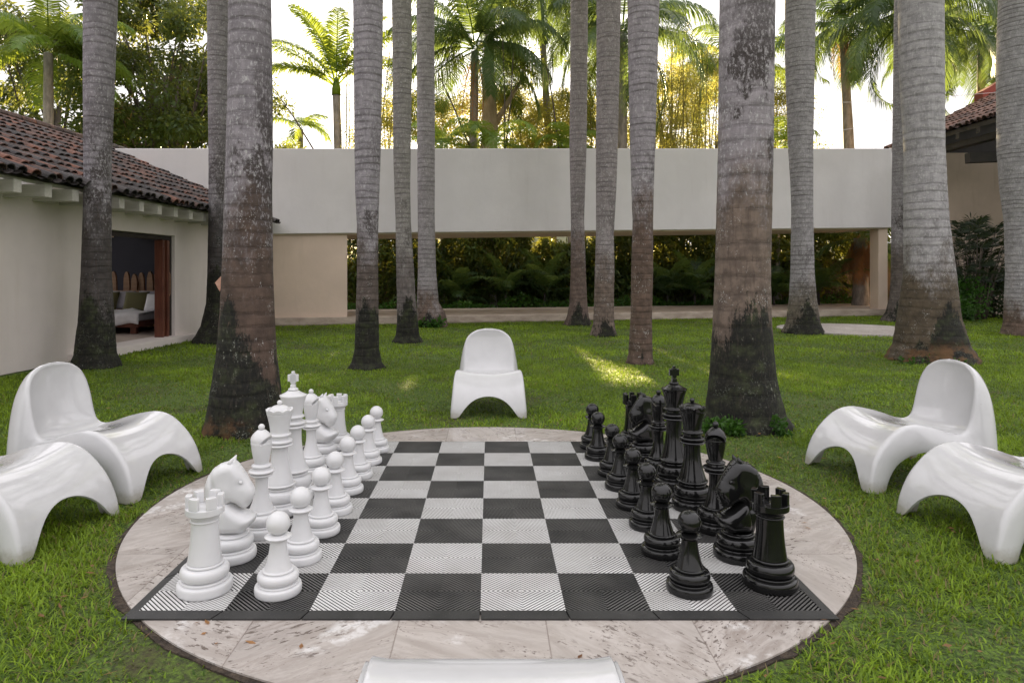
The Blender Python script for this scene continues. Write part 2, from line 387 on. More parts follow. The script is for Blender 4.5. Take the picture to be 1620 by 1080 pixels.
    h = t.m('ADD', t.m('MULTIPLY', n_f, .4), t.m('SUBTRACT', t.m('MULTIPLY', vert, .3), t.m('MULTIPLY', ringm, .8)))
    t.bsdf(c, .88, t.bump(h, .7, .012)); return t.mat

def mat_roof(name, cols, dark=.5):
    t = NT(name); at = t.attr('tint'); p = t.pos()
    cr = t.n('ValToRGB'); t.nt.links.new(at, cr.inputs[0]); e = cr.color_ramp; e.interpolation = 'CONSTANT'
    while len(e.elements) < len(cols): e.elements.new(.5)
    for i, c in enumerate(cols): e.elements[i].position = i/len(cols); e.elements[i].color = rgb(*c)
    n = t.noise(p, 3.5, 6, .7); f = t.noise(p, 30, 4, .7)
    c = t.mix(t.m('MULTIPLY', t.mr(n, .42, .6), dark), cr.outputs[0], rgb(.025,.022,.022))
    c = t.mix(t.mr(f, .58, .72, 0, .45), c, rgb(.20,.17,.155))
    t.bsdf(c, .85, t.bump(f, .5, .01)); return t.mat
M['roof_left'] = mat_roof('weathered_clay_tiles', [(.19,.082,.055),(.055,.045,.045),(.10,.060,.050),(.045,.038,.04),(.13,.07,.055),(.085,.075,.075)], .75)
M['roof_right'] = mat_roof('brown_clay_tiles', [(.20,.11,.085),(.11,.07,.06),(.16,.09,.07),(.24,.14,.11)], .35)

def mat_cloth(name, base, rough=.9):
    t = NT(name); p = t.obj(); n = t.noise(p, 4, 3)
    t.bsdf(t.mix(t.mr(n,.3,.7), rgb(*base), rgb(*[x*.85 for x in base])), rough, t.bump(t.noise(p, 9, 3), .5, .02), **{'Sheen Weight': .2}); return t.mat
M['linen'] = mat_cloth('white_linen', (.88,.87,.88)); M['olive'] = mat_cloth('olive_cloth', (.13,.12,.045)); M['lilac'] = mat_cloth('pale_lilac_cloth', (.42,.40,.45))

# ------------------------------------------------------------------ setting: ground
CCX, CCY, CR = -0.012, 3.612, 1.715
def Yp(X): return 15.4 + .2297*(X + 4.73)
V = []; Fc = []
for ri, rr in enumerate([0, 2, 4, 8, 16, 30, 60, 120, 300, 900]):
    for j in range(48):
        a = 2*math.pi*j/48; V.append((rr*math.cos(a), 8 + rr*math.sin(a), -0.004))
for ri in range(9):
    for j in range(48):
        Fc.append((ri*48+j, (ri+1)*48+j, (ri+1)*48+(j+1)%48, ri*48+(j+1)%48))
tag(link('lawn', mesh('lawn', V, Fc, False), M['lawn']), 'green lawn of thin turf running back to the white building', 'lawn', kind='structure')

def disc(name, cx, cy, r, z0, z1, mat, kind, label, cat, wob=0, inner=0):
    bm = bmesh.new(); n = 160; top = []; bot = []
    for j in range(n):
        a = 2*math.pi*j/n; q = r + wob*math.sin(a*7)*.4 + wob*random.uniform(-1, 1)
        top.append(bm.verts.new((cx+q*math.cos(a), cy+q*math.sin(a), z1))); bot.append(bm.verts.new((cx+q*math.cos(a), cy+q*math.sin(a), z0)))
    bm.faces.new(top)
    for j in range(n): bm.faces.new((bot[j], bot[(j+1)%n], top[(j+1)%n], top[j]))
    me = bpy.data.meshes.new(name); bm.to_mesh(me); bm.free()
    return tag(link(name, me, mat), label, cat, kind=kind)
disc('soil_ring', CCX, CCY, CR+.026, -.03, .002, M['soil'], 'structure', 'dark soil rim around the round stone patio', 'soil', .010)
disc('stone_patio', CCX, CCY, CR, -.03, .008, M['travertine'], 'structure', 'round travertine patio under the chessboard', 'patio')
disc('stone_circle', 7.55, 14.3, 1.45, -.03, .03, M['travertine_dull'], 'structure', 'second round stone slab far back on the lawn', 'patio')

# ------------------------------------------------------------------ chessboard
SQ = .30; BX, BY = -1.231, 2.412; BZ = .022
board = empty('chess_board', (BX+4*SQ, BY+4*SQ, .008))
tag(board, 'giant black and white chessboard of ribbed rubber tiles on the round stone patio', 'chessboard')
def square_mesh(flips, white):
    """2x2 tiles of diagonal ribs; flips: four booleans; real slats above a solid base"""
    V = []; Fc = []; T = []; W_ = []
    period = .0180; half = SQ/2; zt = BZ-.008; zb = .0015
    def clip_strip(x0, y0, sgn, c0, c1):
        # polygon: region c0 <= sgn*x + y <= c1 inside tile [x0,x0+half]x[y0,y0+half]
        poly = [(x0,y0),(x0+half,y0),(x0+half,y0+half),(x0,y0+half)]
        for s_, c in ((1, c0), (-1, c1)):
            out = []
            for i in range(len(poly)):
                a = poly[i]; b = poly[(i+1) % len(poly)]
                fa = s_*(sgn*a[0]+a[1]-c); fb = s_*(sgn*b[0]+b[1]-c)
                if fa >= 0: out.append(a)
                if (fa >= 0) != (fb >= 0):
                    k = fa/(fa-fb); out.append((a[0]+(b[0]-a[0])*k, a[1]+(b[1]-a[1])*k))
            poly = out
            if len(poly) < 3: return None
        return poly
    for q, (ix, iy) in enumerate(((0,0),(1,0),(0,1),(1,1))):
        x0 = -half + ix*half; y0 = -half + iy*half
        sgn = 1 if (ix == iy) else -1          # diamond: |x|+|y| = const
        if flips[q]: sgn = -sgn
        tn = random.random()
        k0 = int(math.floor(-.62/period))
        for k in range(k0, -k0):
            c0 = k*period + period*.18; c1 = k*period + period*(.80 if white else .70)
            p = clip_strip(x0, y0, sgn, c0, c1)
            if not p: continue
            n = len(p); b = len(V)
            V += [(a[0], a[1], zt) for a in p] + [(a[0], a[1], zb) for a in p]
            Fc.append(tuple(range(b, b+n))); T.append(tn)
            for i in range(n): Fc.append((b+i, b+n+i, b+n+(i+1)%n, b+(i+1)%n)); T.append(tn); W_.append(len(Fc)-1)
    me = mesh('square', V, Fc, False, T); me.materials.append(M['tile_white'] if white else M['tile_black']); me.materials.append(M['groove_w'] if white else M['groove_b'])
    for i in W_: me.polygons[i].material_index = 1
    return me
for r in range(8):
    for c in range(8):
        white = (r + c) % 2 == 0
        fl = [False]*4
        if random.random() < .28: fl[random.randrange(4)] = True
        if random.random() < .12: fl[random.randrange(4)] = True
        if r == 0: fl = [False]*4
        me = square_mesh(fl, white)
        lx, ly = (c-3.5)*SQ, (r-3.5)*SQ
        o = link('board_square', me, None, board, (lx, ly, 0))
        o['label'] = 'white ribbed rubber square' if white else 'black ribbed rubber square'
mb = MB(); mbw = MB()
for r in range(8):
    for c in range(8):
        x, y = (c-4)*SQ, (r-4)*SQ
        (mbw if (r+c) % 2 == 0 else mb).box(x, x+SQ, y, y+SQ, .0005, .002)
mb.build('tile_base', M['tile_under'], board); mbw.build('tile_base', M['tile_under_w'], board)
e = 4*SQ; wd = .040; zt = BZ-.008
for name, P in (('front', [(-e-wd,-e-wd),(e+wd,-e-wd),(e,-e),(-e,-e)]), ('right', [(e+wd,-e-wd),(e+wd,e+wd),(e,e),(e,-e)]),
                ('back', [(e+wd,e+wd),(-e-wd,e+wd),(-e,e),(e,e)]), ('left', [(-e-wd,e+wd),(-e-wd,-e-wd),(-e,-e),(-e,e)])):
    V = [(*P[0], .0005), (*P[1], .0005), (*P[2], .0005), (*P[3], .0005), (*P[0], .006), (*P[1], .006), (*P[2], zt+.001), (*P[3], zt+.001)]
    mb = MB(); n = 8
    A, B_, C_, D_ = [Vector(V[i]) for i in (4,5,6,7)]; a0, b0, c0, d0 = [Vector(V[i]) for i in (0,1,2,3)]
    for i in range(n):
        s0 = i/n + (.0012 if i else 0); s1 = (i+1)/n - (.0012 if i < n-1 else 0)
        L = lambda p, q, s_: p.lerp(q, s_)
        mb.hexa([L(a0,b0,s0), L(a0,b0,s1), L(d0,c0,s1), L(d0,c0,s0), L(A,B_,s0), L(A,B_,s1), L(D_,C_,s1), L(D_,C_,s0)])
    mb.build('edge_ramp', M['ramp_black'], board)

# ------------------------------------------------------------------ chess pieces
def prof(items):
    P = []
    for it in items:
        k = it[0]
        if k == 'P': P.append((it[1], it[2]))
        elif k == 'B':          # bead: base radius, z0, z1, bulge
            _, r, z0, z1, bl = it
            for i in range(9):
                a = math.pi*i/8; P.append((r + bl*math.sin(a), (z0+z1)/2 - (z1-z0)/2*math.cos(a)))
        elif k == 'C':          # concave/convex sweep from last to (r,z) with sag
            _, r, z, sag = it; r0, z0 = P[-1]
            for i in range(1, 13):
                u = i/12; P.append((r0+(r-r0)*u - sag*4*u*(1-u), z0+(z-z0)*u))
        elif k == 'S':          # sphere: centre z, radius, from angle a0 to 90deg
            _, zc, rr, a0 = it
            for i in range(15):
                a = R(a0 + (90-a0)*i/14); P.append((max(rr*math.cos(a), 0), zc + rr*math.sin(a)))
    return P
def lathe_me(name, P, n=48, mod=None):
    V = []; Fc = []
    for i, (r, z) in enumerate(P):
        for j in range(n):
            a = 2*math.pi*j/n; rr, zz = (mod(r, z, a) if mod else (r, z)); V.append((rr*math.cos(a), rr*math.sin(a), zz))
    for i in range(len(P)-1):
        for j in range(n): Fc.append((i*n+j, i*n+(j+1)%n, (i+1)*n+(j+1)%n, (i+1)*n+j))
    Fc.append(tuple(reversed(range(n)))); Fc.append(tuple((len(P)-1)*n+j for j in range(n)))
    me = mesh(name, V, Fc, True)
    bm = bmesh.new(); bm.from_mesh(me); bmesh.ops.remove_doubles(bm, verts=bm.verts, dist=1e-5)
    for e_ in bm.edges:
        if len(e_.link_faces) == 2 and e_.calc_face_angle(0) > R(42): e_.smooth = False
    bm.to_mesh(me); bm.free(); return me
def foot(R_, hb):   # common turned base up to height hb
    return [('P', 0, 0), ('P', R_*.90, 0), ('B', R_*.95, .001, hb*.36, R_*.05), ('P', R_*.88, hb*.38), ('B', R_*.85, hb*.39, hb*.47, R_*.02), ('P', R_*.76, hb*.48),
            ('B', R_*.74, hb*.49, hb*.90, R_*.14), ('P', R_*.68, hb*.91), ('B', R_*.62, hb*.92, hb*1.02, R_*.05), ('P', R_*.58, hb*1.03)]
def body_cols(R_):  pass
PROTO = {}
def build_pawn(mat):
    t = empty('chess_pawn')
    link('body', lathe_me('pawn_body', prof(foot(.086, .088) + [('C', .029, .192, .004), ('P', .034, .197), ('P', .049, .206), ('P', .0495, .209), ('P', .040, .214), ('P', .028, .2165), ('P', .0, .2165)])), mat, t)
    link('head', lathe_me('pawn_head', prof([('S', .2555, .0435, -68)])), mat, t); return t
def build_rook(mat):
    t = empty('chess_rook')
    link('body', lathe_me('rook_body', prof(foot(.100, .105) + [('P', .062, .109), ('C', .048, .258, .003), ('B', .048, .259, .267, .005), ('P', .049, .268), ('C', .066, .288, .004), ('P', .069, .291), ('P', .069, .312), ('P', .066, .314), ('P', .0, .314)])), mat, t)
    V = []; Fc = []
    mb = MB()
    for k in range(6):
        a0 = R(60*k+12-16); a1 = a0+R(34); ns = 5; ri, ro = .046, .068
        b = len(mb.v); 
        for i in range(ns+1):
            a = a0+(a1-a0)*i/ns
            for r_, z_ in ((ri,.313),(ro,.313),(ro,.358),(ri,.358)): mb.v.append((r_*math.cos(a), r_*math.sin(a), z_))
        for i in range(ns):
            for q in range(4): mb.f.append((b+i*4+q, b+i*4+(q+1)%4, b+(i+1)*4+(q+1)%4, b+(i+1)*4+q)); mb.t.append(0)
        mb.f.append((b+3,b+2,b+1,b)); mb.f.append((b+ns*4, b+ns*4+1, b+ns*4+2, b+ns*4+3)); mb.t += [0,0]
    o = mb.build('battlement', mat, t, bevel=.0025); return t
def build_bishop(mat):
    t = empty('chess_bishop')
    link('body', lathe_me('bishop_body', prof(foot(.094, .110) + [('C', .031, .262, .012), ('B', .038, .264, .276, .012), ('P', .038, .277), ('B', .044, .279, .294, .014), ('P', .036, .297), ('B', .034, .304, .318, .010), ('P', .030, .322), ('P', 0, .322)])), mat, t)
    P = prof([('P', .0, .320), ('P', .030, .320), ('C', .0455, .405, -.002), ('C', .046, .418, -.001), ('C', .018, .471, -.011), ('P', .0, .473)])
    me = lathe_me('mitre', P, 48)
    # the mitre's slit: an angled wedge cut into the side
    tmp = bpy.data.objects.new('tmp_mitre', me); COL.objects.link(tmp)
    cb = bmesh.new(); bmesh.ops.create_cube(cb, size=1); 
    for v in cb.verts: v.co = Vector((v.co.x*.07, v.co.y*.2, v.co.z*.011))
    cme = bpy.data.meshes.new('cut'); cb.to_mesh(cme); cb.free()
    cut = bpy.data.objects.new('tmp_cut', cme); COL.objects.link(cut)
    cut.location = (.044, 0, .438); cut.rotation_euler = (0, R(-52), 0)
    bo = tmp.modifiers.new('b', 'BOOLEAN'); bo.operation = 'DIFFERENCE'; bo.object = cut; bo.solver = 'EXACT'
    dg = bpy.context.evaluated_depsgraph_get(); dg.update()
    me2 = bpy.data.meshes.new_from_object(tmp.evaluated_get(dg)); me2.name = 'mitre'
    bpy.data.objects.remove(tmp); bpy.data.objects.remove(cut)
    link('mitre', me2, mat, t)
    link('finial', lathe_me('finial', prof([('S', .4845, .0145, -60)]), 24), mat, t); return t
def build_queen(mat):
    t = empty('chess_queen')
    link('body', lathe_me('queen_body', prof(foot(.102, .128) + [('P', .074, .135), ('B', .070, .136, .147, .007), ('P', .070, .148), ('C', .040, .326, .010), ('B', .050, .328, .342, .014), ('P', .048, .343), ('B', .050, .345, .362, .013), ('P', .044, .366), ('P', .044, .376), ('B', .047, .378, .392, .008), ('P', .045, .395), ('C', .062, .488, .003), ('P', .062, .490)])), mat, t)
    def scal(r, z, a):
        if z > .50 and r > .05: return r + .004*abs(math.cos(4.5*a)), z + .008*abs(math.cos(4.5*a)) - .003
        return r, z
    link('coronet', lathe_me('coronet', prof([('P', .060, .489), ('P', .063, .494), ('P', .063, .508), ('P', .055, .510), ('P', .050, .503), ('C', .030, .526, -.006), ('P', .012, .531), ('P', 0, .532)]), 72, scal), mat, t)
    link('finial', lathe_me('finial', prof([('S', .542, .0125, -60)]), 24), mat, t); return t
def build_king(mat):
    t = empty('chess_king')
    link('body', lathe_me('king_body', prof(foot(.106, .140) + [('P', .078, .148), ('B', .074, .149, .160, .007), ('P', .073, .161), ('C', .043, .372, .011), ('B', .052, .374, .389, .015), ('P', .050, .390), ('B', .052, .392, .410, .014), ('P', .046, .414), ('P', .046, .424), ('B', .049, .426, .440, .009), ('P', .047, .443), ('C', .066, .535, .003), ('P', .069, .539), ('P', .069, .545), ('C', .030, .566, .004), ('B', .020, .567, .580, .006), ('P', .016, .583), ('P', 0, .583)])), mat, t)
    mb = MB()
    for (x0, x1, z0, z1, d) in ((-.013,.013,.581,.600,.012), (-.0075,.0075,.598,.668,.009), (-.027,.027,.615,.651,.0095), (-.013,.013,.605,.656,.0102)):
        mb.box(x0, x1, -d, d, z0, z1)
    mb.build('cross', mat, t, bevel=.002); return t
def inflate(poly, T, D, step=.0045, profile=None):
    """solid from an outline in XZ with rounded thickness T (half) reached at distance D from the edge"""
    P = np.array(poly); Q = np.roll(P, -1, 0)
    def inside(x, z):
        c = False
        for (x1, z1), (x2, z2) in zip(P, Q):
            if (z1 > z) != (z2 > z) and x < (x2-x1)*(z-z1)/(z2-z1)+x1: c = not c
        return c
    def near(x, z):
        d = Q-P; a = np.clip(((x-P[:,0])*d[:,0]+(z-P[:,1])*d[:,1])/(d**2).sum(1), 0, 1)
        cx = P[:,0]+a*d[:,0]; cz = P[:,1]+a*d[:,1]; dd = np.hypot(cx-x, cz-z); i = dd.argmin(); return dd[i], cx[i], cz[i]
    x0, z0 = P.min(0); x1, z1 = P.max(0); nx = int((x1-x0)/step)+2; nz = int((z1-z0)/step)+2
    cells = [(i, j) for i in range(nx) for j in range(nz) if inside(x0+(i+.5)*step, z0+(j+.5)*step)]
    cs = set(cells); V = []; idx = {}
    def vert(i, j, side):
        bnd = not all((a, b) in cs for a in (i-1, i) for b in (j-1, j))
        key = (i, j, 0 if bnd else side)
        if key in idx: return idx[key]
        x, z = x0+i*step, z0+j*step; d, cx, cz = near(x, z)
        if bnd: x, z, y = cx, cz, 0
        else:
            tt = T(x, z) if callable(T) else T; u = min(d/D, 1); y = side*tt*math.sqrt(max(1-(1-u)**2, .03))
        V.append((x, y, z)); idx[key] = len(V)-1; return idx[key]
    Fc = []
    for (i, j) in cells:
        for s_ in (1, -1):
            f = [vert(i, j, s_), vert(i+1, j, s_), vert(i+1, j+1, s_), vert(i, j+1, s_)]
            Fc.append(tuple(f if s_ < 0 else f[::-1]))
    Fc = [f for f in Fc if len(set(f)) == 4]
    return V, Fc
def build_knight(mat):
    t = empty('chess_knight')
    link('base', lathe_me('knight_base', prof(foot(.100, .104) + [('P', .056, .110), ('P', 0, .112)])), mat, t)
    head = [(-.062,.100),(-.074,.135),(-.088,.175),(-.103,.22),(-.112,.265),(-.110,.305),(-.098,.342),(-.076,.374),(-.046,.395),(-.018,.403),(.004,.405),(.014,.412),(.020,.402),(.034,.388),
            (.056,.358),(.078,.322),(.095,.292),(.100,.272),(.094,.250),(.080,.224),(.066,.208),(.052,.205),(.038,.214),(.022,.226),(.004,.232),(-.006,.222),(.004,.200),(.03,.165),(.052,.13),(.060,.100)]
    Th = lambda x, z: .050 if z < .2 else (.050 - max(0, (x-.02))*.18 + max(0, -x-.07)*-.4)
    V, Fc = inflate(head, Th, .036, .0038)
    # muzzle groove, brow, cheek relief
    V = [(x, y*(1 + .10*math.exp(-((x+.02)**2+(z-.29)**2)/.0009) - .16*math.exp(-((x-.052)**2+(z-.315)**2)/.00035)*1
          - .22*math.exp(-((x+.065+.25*(z-.3))**2)/.00010)*(z > .2) - .18*math.exp(-((x-.072)**2+(z-.232)**2)/.00008)), z) for x, y, z in V]
    me = mesh('horse_head', V, Fc, True); o = link('horse_head', me, mat, t)
    m_ = o.modifiers.new('s', 'SMOOTH'); m_.factor = .6; m_.iterations = 7
    m_ = o.modifiers.new('ss', 'SUBSURF'); m_.levels = m_.render_levels = 1
    wing = [(-.035,.232),(-.02,.246),(.0,.238),(.02,.222),(.045,.204),(.075,.190),(.103,.184),(.106,.172),(.098,.152),(.085,.135),(.068,.120),(.050,.106),(-.03,.104),(-.055,.13),(-.05,.19)]
    V, Fc = inflate(wing, .066, .040)
    o = link('chest', mesh('chest', V, Fc, True), mat, t)
    m_ = o.modifiers.new('s', 'SMOOTH'); m_.factor = .6; m_.iterations = 7
    m_ = o.modifiers.new('ss', 'SUBSURF'); m_.levels = m_.render_levels = 1
    for s_ in (-1, 1):
        mb = MB(); mb.tube([(-.006, s_*.020, .385), (.004, s_*.024, .405), (.012, s_*.024, .420)], [.012, .009, .002], 8)
        mb.build('ear', mat, t, smooth=True)
        mb = MB(); mb.tube([(.040, s_*.036, .330), (.048, s_*.040, .324), (.054, s_*.036, .316)], [.003, .008, .003], 8)
        mb.build('eye', mat, t, smooth=True)
    return t
BUILD = {'pawn': build_pawn, 'rook': build_rook, 'bishop': build_bishop, 'queen': build_queen, 'king': build_king, 'knight': build_knight}
ordn = ['first', 'second', 'third', 'fourth', 'fifth', 'sixth', 'seventh', 'eighth']
def place_piece(kind, colour, X, Y, label, rz=0):
    key = (kind, colour)
    if key not in PROTO: o = PROTO[key] = BUILD[kind](M['piece_'+colour])
    else: o = copy_tree(PROTO[key])
    o.location = (X, Y, BZ); o.rotation_euler = (0, 0, rz)
    tag(o, label, 'chess piece', 'giant %s chess pieces' % colour); return o
pw = [(-.784,2.553),(-.78,2.845),(-.767,3.136),(-.7645,3.406),(-.767,3.72),(-.763,3.988),(-.754,4.28),(-.749,4.56)]
pb = [(.748,2.567),(.7296,2.905),(.7378,3.208),(.728,3.48),(.721,3.779),(.721,4.03),(.6926,4.377),(.697,4.651)]
def pawn_label(c, i, n=8):
    nb = ['rook nearest the camera', 'near knight', 'near bishop', 'queen', 'king', 'far bishop', 'far knight', 'far rook'][i]
    extra = ', frontmost of its row' if i == 0 else (', last and farthest of its row' if i == 7 else '')
    return 'glossy %s pawn in front of the %s %s%s' % (c, c, nb, extra) if c == 'black' else 'milky %s pawn in front of the %s %s%s' % (c, c, nb, extra)
for i, (x, y) in enumerate(pw): place_piece('pawn', 'white', x, y, pawn_label('white', i), random.uniform(0, 6))
for i, (x, y) in enumerate(pb): place_piece('pawn', 'black', x, y, pawn_label('black', i), random.uniform(0, 6))
for c, rows in (('white', [('rook',-1.064,2.571,0),('knight',-1.072,2.86,.05),('bishop',-1.034,3.12,-.3),('queen',-1.037,3.40,0),('king',-1.027,3.60,.05),('bishop',-1.05,4.05,-.2),('knight',-1.055,4.36,-.25),('rook',-1.026,4.64,.3)]),
                ('black', [('rook',1.067,2.612,.25),('knight',1.038,2.87,math.pi+.12),('bishop',1.044,3.17,math.pi+1.2),('queen',1.022,3.46,0),('king',1.022,3.80,.1),('bishop',.991,4.02,math.pi),('knight',.985,4.39,math.pi+.1),('rook',.98,4.69,.2)])):
    for i, (k, x, y, rz) in enumerate(rows):
        if k == 'king': lb = 'tallest %s chess piece, the king with a cross on top' % c
        elif k == 'queen': lb = '%s queen with a scalloped crown and small ball, beside the %s king' % (c, c)
        else:
            d = {'rook': 'castle rook with square battlements', 'knight': 'horse head knight', 'bishop': 'bishop with slit mitre'}[k]
            lb = ('%s %s, the %s one of two, %s part of the board' % (c, d, 'nearer' if i < 4 else 'farther', 'front' if i < 4 else 'rear'))
        place_piece(k, c, x, y, lb, rz)

# ------------------------------------------------------------------ moulded chairs
def spline(pts, n):
    P = [Vector(p) for p in pts]; out = []
    for k in range(n):
        u = k/(n-1)*(len(P)-1); i = min(int(u), len(P)-2); f = u-i
        p0 = P[max(i-1,0)]; p1 = P[i]; p2 = P[i+1]; p3 = P[min(i+2, len(P)-1)]
        out.append(.5*((2*p1)+(-p0+p2)*f+(2*p0-5*p1+4*p2-p3)*f*f+(-p0+3*p1-3*p2+p3)*f**3))
    return out
def chair_mesh():
    # control rows: halfwidth, y, z of the panel edge ; centre sag ; lower/rear rim point Q (x,y,z)
    rows = [ # w     y     z     sag(y,z)        Q
        (.302, .400, .000, (0, 0),      (.292, .315, .000)),
        (.298, .385, .085, (0, -.0),    (.288, .285, .080)),
        (.290, .350, .180, (-.01,-.005),(.284, .235, .150)),
        (.284, .290, .262, (-.012,-.015),(.284, .160, .196)),
        (.278, .215, .325, (-.008,-.026),(.285, .090, .212)),
        (.272, .130, .350, (0,-.032),   (.286, .035, .214)),
        (.260, .035, .338, (0,-.034),   (.288, -.015, .206)),
        (.243, -.060, .314, (0,-.034),  (.290, -.075, .186)),
        (.232, -.145, .284, (0,-.030),  (.292, -.140, .145)),
        (.225, -.215, .278, (-.01,-.024),(.294, -.200, .085)),
        (.222, -.262, .305, (-.022,-.014),(.296, -.245, .000)),
        (.222, -.285, .360, (-.034,-.004),(.296, -.340, .000)),
        (.222, -.300, .425, (-.038,0),  (.284, -.375, .110)),
        (.219, -.314, .490, (-.038,0),  (.262, -.390, .240)),
        (.208, -.328, .552, (-.034,0),  (.236, -.398, .380)),
        (.182, -.341, .606, (-.026,0),  (.200, -.402, .500)),
        (.130, -.352, .645, (-.014,0),  (.142, -.404, .590)),
        (.070, -.358, .664, (-.004,0),  (.076, -.404, .622)),
        (.0, -.361, .671, (0,0),  (.0, -.404, .634)),
    ]
    n = 60
    E = spline([(r[0], r[1], r[2]) for r in rows], n); Sg = spline([(0, r[3][0], r[3][1]) for r in rows], n); Q = spline([r[4] for r in rows], n)
    for k in range(n):
        if E[k].z < 0 or k == 0: E[k].z = max(E[k].z, 0)
        Q[k].z = max(Q[k].z, 0)
    lip = next(k for k in range(n) if E[k].y < .22)
    us = [-1,-.965,-.9,-.82,-.68,-.5,-.32,-.15,0,.15,.32,.5,.68,.82,.9,.965,1]
    V = []; nu = len(us) + 8
    def P(kf, u):
        i = min(int(kf), n-2); f = kf-i; e_ = E[i].lerp(E[i+1], f); sg = Sg[i].lerp(Sg[i+1], f)
        s_ = 1-u*u
        return Vector((e_.x*u, e_.y+sg.y*s_, e_.z+sg.z*s_))
    zk = [E[k].z for k in range(lip+1)]
    for k in range(n):
        row = []
        e_ = E[k]; q = Q[k]
        side = []
        for j, f in enumerate((1.0, .66, .33, .06)):
            p = e_.lerp(q, f); p.x += .012*math.sin(math.pi*f)*min(1, e_.x/.12); side.append(p)
        L = [Vector((-p.x, p.y, p.z)) for p in side]
        row += L
        for u in us:
            if k < lip:
                # arch between the front legs
                xa = abs(u)*.300
                za = .172*math.sqrt(max(0, 1-(xa/.224)**2)) if xa < .224 else 0
                k0 = 0
                if za > 0:
                    k0 = next((i for i in range(1, lip+1) if zk[i] >= za), 1); k0 = k0-1 + (za-zk[k0-1])/max(zk[k0]-zk[k0-1], 1e-6)
                kf = k0 + (lip-k0)*(k/lip)
            else: kf = k
            row.append(P(kf, u))
        row += [Vector((-p.x, p.y, p.z)) for p in reversed(L)]
        V += row
    Fc = [(k*nu+j, k*nu+j+1, (k+1)*nu+j+1, (k+1)*nu+j) for k in range(n-1) for j in range(nu-1)]
    # close the crown of the back
    return mesh('chair_shell', V, Fc, True)
chair_me = chair_mesh()
def add_chair(x, y, rz, label, first=[None]):
    o = bpy.data.objects.new('lounge_chair', chair_me); COL.objects.link(o)
    if not chair_me.materials: chair_me.materials.append(M['chair'])
    o.location = (x, y, .0); o.rotation_euler = (0, 0, rz)
    s = o.modifiers.new('sub', 'SUBSURF'); s.levels = s.render_levels = 1
    m_ = o.modifiers.new('sol', 'SOLIDIFY'); m_.thickness = .013; m_.offset = -1
    b = o.modifiers.new('bev', 'BEVEL'); b.width = .004; b.segments = 2; b.limit_method = 'ANGLE'; b.angle_limit = R(50)
    tag(o, label, 'chair', 'white moulded chairs around the patio'); return o
def stool_mesh():
    """backless seat of the same family: saddle with an arch on every side"""
    n = 41; m = 29; V = []
    for i in range(n):
        a = 2*i/(n-1)-1
        for j in range(m):
            b = 2*j/(m-1)-1
            # superelliptic wrap: profile along y, then across x
            ya = .265*math.sin(a*math.pi/2*.93)+.045*a*abs(a)**3; drop = abs(a)**3.2
            xa = b*(.268+.035*abs(a)**3)
            za = .362 - .034*(1-b*b)*(1-drop)
            leg = 1-.0*abs(b)
            low = .155*math.sqrt(max(0, 1-(abs(xa)/.215)**2)) if abs(xa) < .215 else 0
            z = za + (low-za)*drop
            V.append((xa, ya, max(z, 0)))
        # side skirts
    base = []
    Fc = [(i*m+j, (i+1)*m+j, (i+1)*m+j+1, i*m+j+1) for i in range(n-1) for j in range(m-1)]
    for sgn, col in ((-1, 0), (1, m-1)):
        prev = [i*m+col for i in range(n)]
        for k in range(1, 4):
            cur = []
            for i in range(n):
                x, y, z = V[i*m+col]; a = 2*i/(n-1)-1
                arch = .20*math.sqrt(max(0, 1-(abs(y)/.215)**2)) if abs(y) < .215 else 0
                zt = min(z, arch); f = k/3
                V.append((x+sgn*.018*math.sin(f*math.pi*.5), y*(1-.10*f*abs(a)**4), z+(zt-z)*f)); cur.append(len(V)-1)
            Fc += [((prev[i], cur[i], cur[i+1], prev[i+1]) if sgn > 0 else (prev[i+1], cur[i+1], cur[i], prev[i])) for i in range(n-1)]
            prev = cur
    return mesh('stool_shell', V, Fc, True)
def chair_at(f1, f2, label):
    """f1,f2: the outer bottom corners of the two front feet (left,right as seen from the seat's front)"""
    a = Vector(f1); b = Vector(f2); mid = (a+b)/2; d = (b-a).normalized(); fwd = Vector((d.y, -d.x))  # faces the patio centre
    if fwd.dot(Vector((CCX, CCY))-mid) < 0: fwd = -fwd
    rz = math.atan2(fwd.y, fwd.x) - math.pi/2; c = mid - fwd*.36
    return add_chair(c.x, c.y, rz, label)
chair_at((px(715,5.67), 5.72), (px(831,5.67), 5.72), 'white moulded chair behind the patio, facing the camera from the middle of the lawn')
chair_at((-1.90, 3.62), (-1.80, 4.17), 'left white chair showing its rounded back, behind the cropped left one')
chair_at((-1.975, 2.87), (-1.905, 3.42), 'white chair cut off by the left edge, nearest on the left')
chair_at((2.12, 3.76), (2.05, 4.36), 'right white chair showing its rounded back, behind the cropped right one')
chair_at((2.15, 2.86), (2.10, 3.46), 'white chair cut off by the right edge, nearest on the right')
stm = stool_mesh(); stm.materials.append(M['chair']); stool = link('moulded_stool', stm, None, None, (.005, 1.385, 0)); stool.scale = (1.03, 1.0, 1.0)
for ty, kw in (('SUBSURF', dict(levels=1, render_levels=1)), ('SOLIDIFY', dict(thickness=.013, offset=-1)), ('BEVEL', dict(width=.004, segments=2, limit_method='ANGLE', angle_limit=R(50)))):
    m_ = stool.modifiers.new(ty.lower(), ty)
    for k_, v_ in kw.items(): setattr(m_, k_, v_)
tag(stool, 'white moulded seat cut off by the bottom edge, only its upper rim in view', 'stool')

